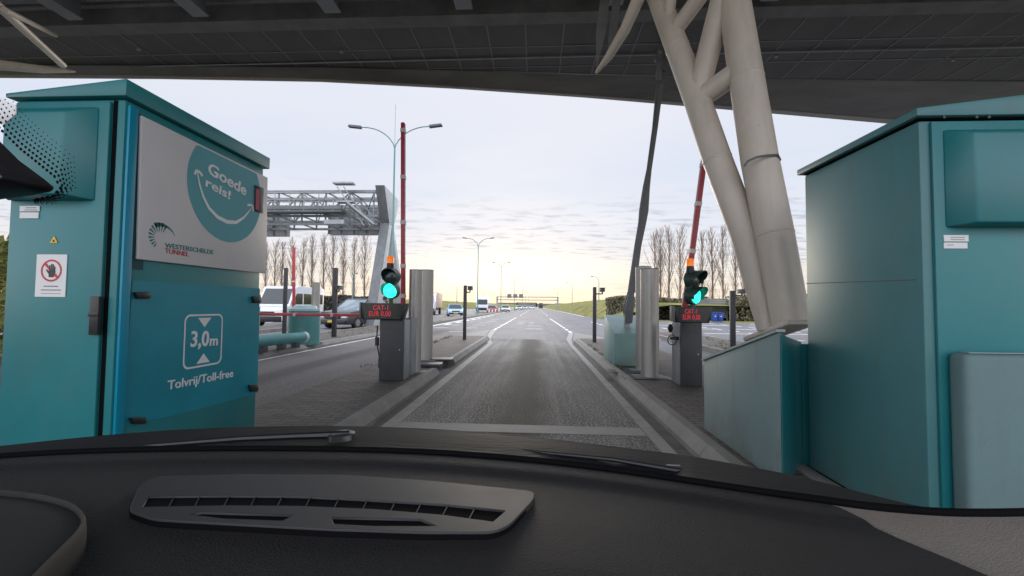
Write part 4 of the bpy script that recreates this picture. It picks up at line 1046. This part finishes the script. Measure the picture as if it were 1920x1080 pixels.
protos = [make_poplar(s, 15, sp) for s, sp in ((1, 1.0), (2, 1.25), (3, .85))]
pk = [kids(p) for p in protos]
used = [False] * 3
def poplar(i, x, Y, ytop, label, group):
    k = i % 3; p = at(x, ytop, Y); h = p.z
    if not used[k]: o = protos[k]; used[k] = True
    else:
        o = protos[k].copy(); C.objects.link(o)
        for c in pk[k]:
            d = c.copy(); C.objects.link(d); d.parent = o
    o.location = (p.x, Y, 0); o.rotation_euler = (0, 0, i * 1.7); s = h / 15.0; o.scale = (s * 1.25, s * 1.25, s); tag(o, label, 'tree', group)
lx = [(500, 452), (517, 450), (531, 455), (550, 444), (569, 447), (587, 442), (609, 437), (626, 440), (646, 438), (666, 441), (686, 436)]
for i, (x, y) in enumerate(lx):
    poplar(i, x, 80 + (i % 3), y, 'tall bare poplar, %s from the left in the row beyond the left lanes' % ORD[i], 'bare poplars in the left row')
rx = [(1228, 432), (1238, 430), (1254, 422), (1274, 424), (1316, 436), (1335, 426), (1354, 424), (1378, 440), (1394, 434), (1412, 450)]
for i, (x, y) in enumerate(rx):
    poplar(i + 1, x, 62 + (i % 3) * 1.5, y, 'tall bare poplar, %s from the left in the row right of the tie rod' % ORD[i], 'bare poplars in the right row')
def shrub_mass(name, label, x0, x1, y0, y1, h, n, m, cat='hedge', ls=.16):
    rnd = random.Random(name + label)
    t = thing(name, label, cat, ((x0 + x1) / 2, (y0 + y1) / 2, 0))
    b = MB(); sb = MB()
    for i in range(n):
        x = rnd.uniform(x0, x1); y = rnd.uniform(y0, y1); hh = h * (.93 + .07 * math.sin(x * 1.1) * math.sin(x * .37 + 1)); z = hh * (1 - rnd.random() ** 1.6 * .97)
        s = rnd.uniform(.6, 1.3) * ls; a = Vector((rnd.gauss(0, 1), rnd.gauss(0, 1), rnd.gauss(0, 1))).normalized(); c = a.orthogonal().normalized(); d = a.cross(c)
        o = Vector((x, y, z)); b.add([o - c * s, o + d * s * .6, o + c * s, o - d * s * .6], [(0, 1, 2, 3)])
    o = b.build('foliage', m, None); o.data.transform(Matrix.Translation(-t.location)); o.parent = t
    k = int((x1 - x0) / 1.2)
    for i in range(k):
        x = x0 + (i + .5) * (x1 - x0) / k; y = (y0 + y1) / 2
        sb.tube([(x, y, 0), (x + rnd.uniform(-.2, .2), y, h * .8)], [.06, .02], 5)
        for q in range(4): sb.tube([(x, y, h * .2 * (q + .5)), (x + rnd.uniform(-.6, .6), y + rnd.uniform(-.4, .4), h * .2 * (q + 1.8))], [.03, .01], 4)
    o = sb.build('stems', BARK, None); o.data.transform(Matrix.Translation(-t.location)); o.parent = t
HEDG_R = mat('hedge_winter', (.11, .095, .055), .9, col2=(.20, .18, .12), var=.4, scale=1.5)
shrub_mass('hedge', 'long brown winter hedge along the right side of the plaza', 8.3, 19.5, 50, 53, 2.6, 9000, HEDG_R)
shrub_mass('hedge', 'dark winter shrubs behind the pale camera right of the grey fence', 20.5, 34, 46, 49, 2.9, 7000, HEDG_R)
shrub_mass('hedge', 'low dark hedge under the poplars beyond the left lanes', -62, -25.5, 72, 75, 2.9, 18000, mat('hedge_dark', (.05, .05, .045), .9, col2=(.11, .11, .09), var=.4, scale=1), ls=.2)
shrub_mass('shrub', 'pale yellow green reeds left of the left toll cabinet', -16, -11.5, 9, 12.5, 3.0, 5000, mat('reeds', (.30, .31, .10), .9, var=.3, scale=2), cat='shrub', ls=.12)
nb = thing('slat_fence', 'grey slatted fence panel in the hedge behind the blue bins', 'fence', (17, 49, 0))
fx0, fx1 = at(1296, 570, 48).x, at(1362, 570, 48).x
def slf(b):
    z = .3
    while z < 2.2: b.box((fx0, 48, z), (fx1, 48.06, z + .17)); z += .21
mk(nb, 'slats', HEDG2, slf)
mk(nb, 'post', GALVD, lambda b: b.box((fx0 - .1, 47.95, 0), (fx0, 48.1, 2.35))); mk(nb, 'post', GALVD, lambda b: b.box((fx1, 47.95, 0), (fx1 + .1, 48.1, 2.35)))
for i, x in enumerate((1339, 1350)):
    p = at(x, 594, 41)
    t = thing('waste_bin', ['left', 'right'][i] + ' one of two blue bins standing before the grey fence', 'bin', (p.x, 41, 0), 0, 'blue bins by the fence')
    mk(t, 'tub', BBLUE, lambda b: b.hexa([(p.x - .19, 40.8, .1), (p.x + .19, 40.8, .1), (p.x + .19, 41.2, .1), (p.x - .19, 41.2, .1)], [(p.x - .23, 40.75, .85), (p.x + .23, 40.75, .85), (p.x + .23, 41.25, .85), (p.x - .23, 41.25, .85)]), bev=.02)
    mk(t, 'lid', BBLUE, lambda b: b.box((p.x - .25, 40.7, .86), (p.x + .25, 41.27, .93)), bev=.02)
    mk(t, 'label', STICK, lambda b: b.box((p.x - .05, 40.735, .55), (p.x + .05, 40.75, .62)))
struct('distant_treeline', mat('far_trees', (.14, .15, .13), .95, var=.25, scale=.05), lambda b: [b.box((x, 900, 0), (x + 42, 930, 4 + 3.0 * abs(math.sin(x * .013 + 2)) + 2 * abs(math.sin(x * .05)))) for x in range(-1400, 1400, 40)])
bpy.data.objects['distant_treeline']['kind'] = 'stuff'

# ------------------------------------------------------------------ vehicles
def wheel(t, x, y, r=.32, w_=.2, side=1):
    o = mk(t, 'wheel', TYRE, lambda b: b.tube([(x - w_ / 2, y, r), (x + w_ / 2, y, r)], r, 20), smooth=False)
    return o
def make_car(name, label, cat, paint, L_=4.3, W=1.8, Hh=1.5, suv=False, group=None, glass=None):
    t = thing(name, label, cat, (0, 0, 0), 0, group)
    def loc(nm, m, fn, **k):
        b = MB(); fn(b); return b.build(nm, m, t, **k)
    h1 = Hh * .60; hb = Hh * .56
    prof = [(-L_ / 2, .32), (-L_ / 2 - .03, .5), (-L_ / 2 + .02, .68), (-L_ / 2 + .25, hb), (-L_ * .24, h1 + .02), (L_ * .42, h1 + .05), (L_ / 2 - .02, h1 - .05), (L_ / 2, .4), (L_ / 2 - .1, .28), (-L_ / 2 + .1, .24)]
    loc('body', paint, lambda b: b.prism([(-W / 2, y, z) for y, z in prof], (W, 0, 0)), bev=.07, seg=3)
    yf0, yf1, yr1, yr0 = -L_ * .25, -L_ * .04, L_ * (.34 if suv else .24), L_ * (.46 if suv else .42)
    wb, wt = W / 2 - .09, W / 2 - .26; zb = h1 - .02
    loc('cabin_glass', glass or CGLASS, lambda b: b.hexa([(-wb, yf0, zb), (wb, yf0, zb), (wb, yr0, zb), (-wb, yr0, zb)], [(-wt, yf1, Hh - .03), (wt, yf1, Hh - .03), (wt, yr1, Hh - .03), (-wt, yr1, Hh - .03)]), bev=.04, seg=3)
    def roof(b):
        b.hexa([(-wt - .03, yf1 - .06, Hh - .055), (wt + .03, yf1 - .06, Hh - .055), (wt + .03, yr1 + .05, Hh - .055), (-wt - .03, yr1 + .05, Hh - .055)], [(-wt + .05, yf1 + .05, Hh), (wt - .05, yf1 + .05, Hh), (wt - .05, yr1 - .05, Hh), (-wt + .05, yr1 - .05, Hh)])
        for s in (-1, 1):
            b.bar((s * (wb + .01), yf0, zb + .02), (s * (wt + .015), yf1, Hh - .04), .05, .06); b.bar((s * (wb + .01), yr0, zb + .02), (s * (wt + .015), yr1, Hh - .04), .05, .09)
            ym = (yf1 + yr1) / 2; b.bar((s * (wb + .005), ym, zb + .02), (s * (wt + .01), ym, Hh - .04), .05, .07)
    loc('roof', paint, roof, bev=.01)
    loc('bumper', BLK, lambda b: (b.box((-W / 2 + .12, -L_ / 2 - .06, .28), (W / 2 - .12, -L_ / 2 + .02, .46)), b.box((-W * .25, -L_ / 2 - .045, .55), (W * .25, -L_ / 2 + .05, .70))), bev=.02)
    for s in (-1, 1): loc('headlight', HEADL, lambda b: b.box((s * W * .29, -L_ / 2 - .02, .60), (s * W * .46, -L_ / 2 + .14, .74)), bev=.03)
    loc('number_plate', YPL, lambda b: b.box((-.26, -L_ / 2 - .075, .36), (.26, -L_ / 2 - .061, .47)))
    for s in (-1, 1): loc('mirror', paint, lambda b: b.box((s * (W / 2 + .02), yf0 + .2, zb - .02), (s * (W / 2 + .2), yf0 + .32, zb + .13)), bev=.03)
    for y in (-L_ * .31, L_ * .29):
        for s in (-1, 1):
            wv = loc('wheel', TYRE, lambda b: b.tube([(s * (W / 2 - .2), y, .33), (s * (W / 2 + .01), y, .33)], .33, 20))
            b = MB(); b.tube([(s * (W / 2 + .0), y, .33), (s * (W / 2 + .02), y, .33)], .2, 14); b.build('rim', RIM, wv)
    return t
suv = make_car('parked_suv', 'dark off-road car with yellow plate standing left of the price display', 'car', CDK, 4.5, 1.95, 1.68, True, glass=PGLASS)
p = at(640, 600, 23); suv.location = (p.x, 25.3, 0); suv.rotation_euler = (0, 0, R(-14))
blue = make_car('hatchback_car', 'light blue car driving on the far carriageway beside the camera pole', 'car', CBL, 4.3, 1.9, 1.52)
p = at(850, 590, 54); blue.location = (p.x, 55, 0); blue.rotation_euler = (0, 0, R(14))
wc = make_car('hatchback_car', 'white car behind the lorry, left of the second median lamp', 'car', CWH, 4.3, 1.9, 1.5, group='distant white cars')
p = at(920, 580, 84); wc.location = (p.x, 86, 0); wc.rotation_euler = (0, 0, R(8))
wk = kids(wc)
def far_car(label, x, Y, rz, m=None, sc=1.0):
    if m is None:
        o = copy_tree(wc)
    else:
        o = copy_tree(wc)
    p = at(x, 580, Y); o.location = (p.x, Y, 0); o.rotation_euler = (0, 0, rz); o.scale = (sc, sc, sc); tag(o, label); return o
far_car('white car on the far carriageway between the second and third median lamps', 947.5, 98, R(5))
far_car('small white car on the motorway between the third and fourth median lamps', 973, 150, R(3))
far_car('small distant white car just right of the fourth median lamp', 984, 175, R(3))
far_car('small distant white car left of the dark van on the motorway', 997, 190, R(180))
far_car('tiny white car farthest away on the left carriageway', 990, 260, 0)
def box_van(name, label, paint, L_, W, Hh, at_, rz, kind):
    t = thing(name, label, kind, at_, rz)
    def loc(nm, m, fn, **k):
        b = MB(); fn(b); return b.build(nm, m, t, **k)
    hb = Hh * .46
    prof = [(-L_ / 2, .35), (-L_ / 2, hb * .8), (-L_ / 2 + .12, hb), (-L_ / 2 + .75, hb + .12), (-L_ / 2 + 1.45, Hh - .06), (-L_ / 2 + 1.75, Hh), (L_ / 2 - .1, Hh), (L_ / 2, Hh - .15), (L_ / 2, .4), (L_ / 2 - .1, .3), (-L_ / 2 + .1, .28)]
    loc('body', paint, lambda b: b.prism([(-W / 2, y, z) for y, z in prof], (W, 0, 0)), bev=.07, seg=3)
    k_ = (Hh - .18 - hb) / .70
    y0, y1 = -L_ / 2 + .80, -L_ / 2 + 1.38; z0, z1 = hb + .12 + k_ * .05, hb + .12 + k_ * .63
    d = Vector((0, y1 - y0, z1 - z0)).normalized(); nrm = Vector((0, -d.z, d.y)) * .012
    loc('windscreen', CGLASS, lambda b: b.hexa([Vector((-W / 2 + .12, y0, z0)), Vector((W / 2 - .12, y0, z0)), Vector((W / 2 - .18, y1, z1)), Vector((-W / 2 + .18, y1, z1))], [Vector((-W / 2 + .12, y0, z0)) + nrm, Vector((W / 2 - .12, y0, z0)) + nrm, Vector((W / 2 - .18, y1, z1)) + nrm, Vector((-W / 2 + .18, y1, z1)) + nrm]))
    for s in (-1, 1):
        xs_ = s * W / 2
        loc('side_window', CGLASS, lambda b: b.prism([(xs_, y, z) for y, z in ((y0 + .22, hb + .2), (y1 + .15, Hh - .45), (y1 + .85, Hh - .45), (y1 + .85, hb + .2))], (s * .012, 0, 0)))
        for k in range(2):
            ya = y1 + 1.0 + k * (L_ / 2 - y1 - 1.1) / 2; yb_ = ya + (L_ / 2 - y1 - 1.1) / 2 - .12
            loc('side_window', CGLASS, lambda b: b.prism([(xs_, ya, hb + .2), (xs_, ya, Hh - .45), (xs_, yb_, Hh - .45), (xs_, yb_, hb + .2)], (s * .012, 0, 0)))
        loc('headlight', HEADL, lambda b: b.box((s * W * .30, -L_ / 2 - .02, hb * .62), (s * W * .47, -L_ / 2 + .1, hb * .92)), bev=.03)
        loc('mirror', BLK, lambda b: b.box((s * (W / 2 + .03), y0 + .1, hb + .15), (s * (W / 2 + .22), y0 + .2, hb + .45)), bev=.03)
        for y in (-L_ * .31, L_ * .30):
            wv = loc('wheel', TYRE, lambda b: b.tube([(s * (W / 2 - .22), y, .35), (s * (W / 2 + .01), y, .35)], .35, 20))
            b = MB(); b.tube([(s * (W / 2), y, .35), (s * (W / 2 + .02), y, .35)], .2, 14); b.build('rim', RIM, wv)
    loc('bumper', BLK, lambda b: b.box((-W / 2 + .05, -L_ / 2 - .07, .3), (W / 2 - .05, -L_ / 2 - .005, .62)), bev=.03)
    loc('grille', BLK, lambda b: b.box((-W * .26, -L_ / 2 - .03, .68), (W * .26, -L_ / 2 - .004, hb * .8)))
    return t
p = at(526, 600, 24.2)
box_van('passenger_van', 'white passenger van with dark side windows behind the teal drum', CWH, 5.2, 2.0, 2.42, (p.x - 1.0, 26.8, 0), R(2), 'van')
p = at(1014, 580, 250)
box_van('distant_van', 'dark van driving away in the middle of the motorway far ahead', CDK, 5.5, 2.1, 3.2, (p.x, 250, 0), R(180), 'van')
def lorry(label, paint, boxm, x, Y, rz, L_=8, W=2.4, Hh=3.6):
    p = at(x, 580, Y); t = thing('lorry', label, 'lorry', (p.x, Y, 0), rz)
    def loc(nm, m, fn, **k):
        b = MB(); fn(b); return b.build(nm, m, t, **k)
    loc('cab', paint, lambda b: b.prism([(-W / 2, y, z) for y, z in ((-L_ / 2, .5), (-L_ / 2, 1.5), (-L_ / 2 + .3, 2.9), (-L_ / 2 + 1.8, 3.0), (-L_ / 2 + 1.8, .5))], (W, 0, 0)), bev=.06)
    loc('windscreen', CGLASS, lambda b: b.hexa([(-W / 2 + .1, -L_ / 2 - .01, 1.55), (W / 2 - .1, -L_ / 2 - .01, 1.55), (W / 2 - .1, -L_ / 2 + .05, 1.55), (-W / 2 + .1, -L_ / 2 + .05, 1.55)], [(-W / 2 + .15, -L_ / 2 + .21, 2.6), (W / 2 - .15, -L_ / 2 + .21, 2.6), (W / 2 - .15, -L_ / 2 + .3, 2.6), (-W / 2 + .15, -L_ / 2 + .3, 2.6)]))
    loc('cargo_box', boxm, lambda b: b.box((-W / 2 - .05, -L_ / 2 + 2.0, 1.0), (W / 2 + .05, L_ / 2, Hh)), bev=.03)
    loc('bumper', BLK, lambda b: b.box((-W / 2, -L_ / 2 - .08, .4), (W / 2, -L_ / 2 - .005, .9)))
    loc('chassis', BLK, lambda b: b.box((-W / 2 + .4, -L_ / 2 + 1.8, .6), (W / 2 - .4, L_ / 2, .98)))
    for s in (-1, 1):
        for y in (-L_ / 2 + 1.0, L_ / 2 - 1.5): loc('wheel', TYRE, lambda b: b.tube([(s * (W / 2 - .28), y, .48), (s * (W / 2), y, .48)], .48, 20))
lorry('white lorry on the far carriageway beside the first median lamp', CWH, CWH, 905, 92, R(5), Hh=3.3)
lorry('pale peach box lorry half hidden behind the left steel posts', CWH, PEACH, 806, 62, R(6), L_=9, Hh=3.1)
# red-white road barricade on the median
p = at(924, 590, 62)
t = thing('barricade', 'small red and white barricade on the median beyond the lamp', 'barricade', (p.x, 62, .13))
mk(t, 'panel', REDW, lambda b: (b.box((p.x - .75, 61.9, .45), (p.x + .75, 61.95, .8)), b.box((p.x - .75, 61.9, .9), (p.x + .75, 61.95, 1.05))))
mk(t, 'stripe', WHITE, lambda b: [b.box((p.x + k, 61.88, .46), (p.x + k + .18, 61.895, .79)) for k in (-.6, -.15, .3)])
for s in (-.6, .6): mk(t, 'leg', GALV, lambda b: b.box((p.x + s - .03, 61.96, .13), (p.x + s + .03, 62.02, 1.1)))

# ------------------------------------------------------------------ own car: dashboard seen over the bottom of the windscreen
car = thing('own_car', 'dark dashboard, defroster vent and windscreen base of the car the photo is taken from', 'car interior', (0, .6, 1.0))
ZD = 1.10
far_px = [(-250, 905), (-120, 874), (0, 858), (150, 850), (300, 846), (450, 844.5), (600, 845), (750, 849), (850, 854), (1000, 866), (1150, 884), (1300, 907), (1350, 915), (1450, 930), (1520, 939), (1627, 955), (1740, 965), (1820, 968), (1920, 967), (2050, 962), (2200, 950)]
top_px = [(-250, 868), (-120, 850), (0, 836), (150, 820), (300, 807), (450, 800), (600, 798), (750, 801), (850, 806), (1000, 819), (1150, 837), (1300, 855), (1350, 865), (1450, 883), (1520, 898), (1627, 926), (1740, 954), (1820, 964), (1920, 964), (2050, 959), (2200, 947)]
farP = [gr(x, y, ZD) for x, y in far_px]
def interp(P, n):
    out = []
    for a, c in zip(P, P[1:]):
        for k in range(n): out.append(a.lerp(c, k / n))
    out.append(P[-1]); return out
def smoothline(P, it=2):
    P = [p.copy() for p in P]
    for _ in range(it):
        Q_ = [p.copy() for p in P]
        for i in range(1, len(P) - 1): P[i] = (Q_[i - 1] + Q_[i] * 2 + Q_[i + 1]) / 4
    return P
farD = smoothline(interp(farP, 5), 6)
# the dash top: rows run from the far edge toward the cabin
dline = (gr(1533, 946, ZD), gr(1760, 1085, ZD))
def dash(b):
    prof = [(0, -.006), (.006, .001), (.02, .003), (.045, .001), (.055, -.003), (.075, -.004), (.12, -.003), (.18, -.003), (.26, -.006), (.34, -.016), (.42, -.035), (.5, -.07), (.56, -.15), (.58, -.4)]
    cols = [p for p in farD if p.x < dline[0].x + .02]
    n = len(cols); vs = []
    for d, dz_ in prof:
        for p in cols:
            k = 1.0 if p.x < .25 else max(.2, 1 - (p.x - .25) * 2)
            vs.append((p.x + max(0, p.x) * d * 1.15, p.y - d * (1 if p.x > -.4 else 1), ZD + dz_))
    b.add(vs, [(r * n + i, r * n + i + 1, (r + 1) * n + i + 1, (r + 1) * n + i) for r in range(len(prof) - 1) for i in range(n - 1)])
mk(car, 'dashboard', DASH, dash, smooth=True)
def trim(b):
    P = [p for p in farD if p.x > dline[0].x - .02]; n = len(P)
    vs = [(p.x, p.y + .004, ZD - .001) for p in P] + [(p.x + .05, p.y - .10, ZD - .010) for p in P] + [(p.x + .10, p.y - .30, ZD - .03) for p in P] + [(p.x + .1, p.y - .36, ZD - .4) for p in P]
    # left border follows the dash edge
    for r, (yy) in enumerate((0, .10, .30, .36)):
        vs[r * n] = (P[0].x + yy * .55, P[0].y - yy, vs[r * n][2])
    b.add(vs, [(r * n + i, r * n + i + 1, (r + 1) * n + i + 1, (r + 1) * n + i) for r in range(3) for i in range(n - 1)])
mk(car, 'pillar_trim', BEIGE, trim, smooth=True)
mk(car, 'windscreen_seal', BLKM, lambda b: b.tube([p + Vector((0, .004, .002)) for p in farD], .0052, 8), smooth=True)
topP = smoothline(interp([gr(x, y, 1.045) for x, y in top_px], 5), 6)
def cowl(b):
    n = len(farD); A = farD; B = topP; vs = []
    for t_, dz_ in ((0.0, -.004), (.12, -.022), (.45, -.026), (.55, -.014), (.95, -.004), (1, 0), (1.06, -.05)):
        for p, q in zip(A, B):
            m_ = Vector(p) + (Vector(q) - Vector(p)) * t_; vs.append((m_.x, m_.y, (ZD - .004) * (1 - min(t_, 1)) + 1.045 * min(t_, 1) + (dz_ if t_ not in (0,) else 0) * (.6 if q.x < .3 else .15)))
    b.add(vs, [(r * n + i, r * n + i + 1, (r + 1) * n + i + 1, (r + 1) * n + i) for r in range(6) for i in range(n - 1)])
mk(car, 'scuttle_panel', COWL, cowl, smooth=True)
wp = mk(car, 'wiper_arm', BLK, lambda b: b.tube([at(255, 838, .86), at(450, 823, .88), at(560, 818, .90), at(655, 815, .92)], [.004, .006, .007, .009], 8), smooth=True)
mk(wp, 'pivot_cap', BLK, lambda b: b.tube([Vector(at(662, 818, .92)) + Vector((0, 0, -.02)), at(662, 810, .92)], .014, 12), smooth=True) if False else None
mk(car, 'wiper_pivot', mat('pivot_gloss', (.03, .03, .03), .2), lambda b: b.tube([at(640, 822, .92), at(640, 813, .92), at(640, 810, .92)], [.030, .028, .018], 16), smooth=True)
mk(car, 'wiper_arm', BLK, lambda b: b.tube([at(980, 845, .90), at(1150, 862, .84), at(1290, 886, .80), at(1420, 910, .74)], [.003, .004, .005, .004], 8), smooth=True)
mk(car, 'panel_steel_line', STEEL, lambda b: b.tube([at(1250, 872, .80), at(1275, 873, .80)], .0012, 6))  # short thin steel line on the scuttle panel
# defroster vent insert: a raised plate with shallow slots backed in black
def G2(x, y, z): p = gr(x, y, z); return (p.x, p.y)
def plate(name, outer, holes, z0, z1, m, parent, bevel=.0):
    cu = bpy.data.curves.new('p', 'CURVE'); cu.dimensions = '2D'; cu.fill_mode = 'BOTH'; cu.extrude = (z1 - z0) / 2; cu.bevel_depth = bevel; cu.bevel_resolution = 2
    for ring in [outer] + holes:
        s = cu.splines.new('POLY'); s.points.add(len(ring) - 1); s.use_cyclic_u = True
        for i, q in enumerate(ring): s.points[i].co = (q[0], q[1], 0, 1)
    o = bpy.data.objects.new('p', cu); C.objects.link(o); bpy.context.view_layer.update()
    me = bpy.data.meshes.new_from_object(o.evaluated_get(bpy.context.evaluated_depsgraph_get())); bpy.data.objects.remove(o)
    me.transform(Matrix.Translation((0, 0, (z0 + z1) / 2))); me.materials.clear(); me.materials.append(m)
    me.transform(Matrix.Translation(-parent.location)); r = bpy.data.objects.new(name, me); C.objects.link(r); r.parent = parent; return r
def roundpoly(px, rad=.3, n=5):
    out = []; k = len(px)
    for i in range(k):
        a, c, d = Vector(px[i - 1]), Vector(px[i]), Vector(px[(i + 1) % k])
        p0 = c.lerp(a, min(.45, rad / (a - c).length)); p1 = c.lerp(d, min(.45, rad / (d - c).length))
        for j in range(n + 1):
            t = j / n; out.append(tuple((p0 * (1 - t) ** 2 + c * 2 * t * (1 - t) + p1 * t * t)))
    return out
ZV = ZD + .0025
o_px = [(243, 958), (262, 912), (292, 894), (450, 890), (640, 891), (800, 902), (1000, 922), (1001, 936), (955, 985), (925, 998), (800, 998), (620, 992), (430, 982), (290, 974)]
outer = roundpoly([G2(x, y, ZV) for x, y in o_px], .012)
slot1 = [G2(x, y, ZV) for x, y in [(278, 931), (420, 930), (560, 931), (700, 938), (830, 946), (950, 958), (925, 980), (830, 967), (700, 956), (560, 950), (420, 949), (266, 952)]]
slot2 = [G2(x, y, ZV) for x, y in [(352, 966), (380, 961), (552, 966), (530, 978), (420, 974)]]
slot3 = [G2(x, y, ZV) for x, y in [(620, 970), (790, 974), (822, 988), (700, 988), (625, 984)]]
vent = plate('defroster_vent', outer, [slot1, slot2, slot3], ZD - .012, ZV, DASHV, car, bevel=.0008)
def big_ring(s): 
    cx0 = sum(q[0] for q in outer) / len(outer); cy0 = sum(q[1] for q in outer) / len(outer)
    return [(cx0 + (q[0] - cx0) * s + (.001 if q[0] > cx0 else -.001), cy0 + (q[1] - cy0) * 1.0 + (.001 if q[1] > cy0 else -.001)) for q in outer]
plate('vent_slot_shade', big_ring(1.0), [], ZD - .012, ZD + .0008, BLKM, car)  # black sheet paints in the shade of the slots and rim
for x, y in ((322, 940), (370, 940), (425, 939), (475, 939), (525, 939.5), (578, 940.5), (632, 942), (685, 945), (737, 949), (785, 953), (835, 957), (885, 963)):
    def slat(b):
        a = gr(x + 5, y - 9, ZV - .001); c = gr(x - 5, y + 10, ZV - .001); b.bar(a, c, .0011, .002)
    mk(car, 'vent_slat', DASHV, slat)
# instrument hood bottom left
hood_px = [(-260, 905), (-100, 903), (0, 914), (80, 922), (140, 938), (166, 960), (160, 985), (120, 1025), (60, 1085), (-40, 1200), (-260, 1200)]
hp = [Vector((*G2(x, y, ZD + .02), 0)) for x, y in hood_px]
hp = roundpoly([(p.x, p.y) for p in hp], .05)
def binn(b):
    n = len(hp); cx0 = sum(q[0] for q in hp) / n; cy0 = sum(q[1] for q in hp) / n; vs = []
    for s, z in ((1.02, -.03), (1.0, .008), (.985, .016), (.96, .019), (.93, .017), (.92, .013), (.7, .016), (.35, .018)):
        vs += [(cx0 + (x - cx0) * s, cy0 + (y - cy0) * s, ZD + z) for x, y in hp]
    fs = [(r * n + i, r * n + (i + 1) % n, (r + 1) * n + (i + 1) % n, (r + 1) * n + i) for r in range(7) for i in range(n)] + [tuple(range(7 * n, 8 * n))]
    b.add(vs, fs)
mk(car, 'instrument_hood', mat('hood_plastic', (.008, .008, .0085), .75, var=.1, scale=6, bump=.12, bscale=700), binn, smooth=True)
# mirror / sensor housing on the glass with its dotted print
YG = .42
def hous(b):
    P = [(-160, 130), (0, 262), (38, 300), (84, 334), (106, 352), (98, 361), (60, 368), (0, 376), (-160, 392)]
    n = len(P); a = [at(x, y, YG) for x, y in P]
    c0_ = at(-40, 330, YG - .05)
    m_ = [p.lerp(c0_, .25) + Vector((0, -.03, 0)) for p in a]
    b.add(a + m_, [(i, (i + 1) % n, n + (i + 1) % n, n + i) for i in range(n)] + [tuple(range(n, 2 * n)), tuple(range(n - 1, -1, -1))])
mk(car, 'sensor_housing', BLK, hous, bev=.004)
def frit(b):
    # rows of dots following the housing's upper edge and round its tip
    path = [Vector(q) for q in [(-30, 215), (0, 250), (35, 284), (70, 312), (98, 335), (110, 352), (98, 366), (60, 374)]]
    for row in range(7):
        pts = []
        for i, p in enumerate(path):
            d = (path[min(i + 1, len(path) - 1)] - path[max(i - 1, 0)]).normalized(); nrm = Vector((d.y, -d.x)); k = (1.0 if i < 5 else (.55, .3, .15)[i - 5])
            pts.append(p + nrm * (6 + row * 8.5) * k)
        ln = 0
        for a, c in zip(pts, pts[1:]):
            m = max(1, int((c - a).length / 8.5))
            for j in range(m):
                q = a.lerp(c, (j + .5 * (row % 2)) / m); s = (3.4 - row * .36); w0 = at(q.x, q.y, YG); r = s * YG / F
                dv = (c - a).normalized() * 1.25
                e = Vector((dv.x, 0, -dv.y)) * r; f_ = Vector((dv.y, 0, dv.x)) * r * .75
                b.add([w0 + e * math.cos(t) + f_ * math.sin(t) for t in [k * math.pi / 3 for k in range(6)]], [(0, 1, 2, 3, 4, 5)])
mk(car, 'printed_dots', BLKM, frit)
mk(car, 'sticker', STICK, lambda b: b.prism([at(x, y, YG + .01) for x, y in [(-30, 165), (4, 186), (30, 198), (29, 214), (6, 234), (-30, 222)]], (0, .001, 0)))
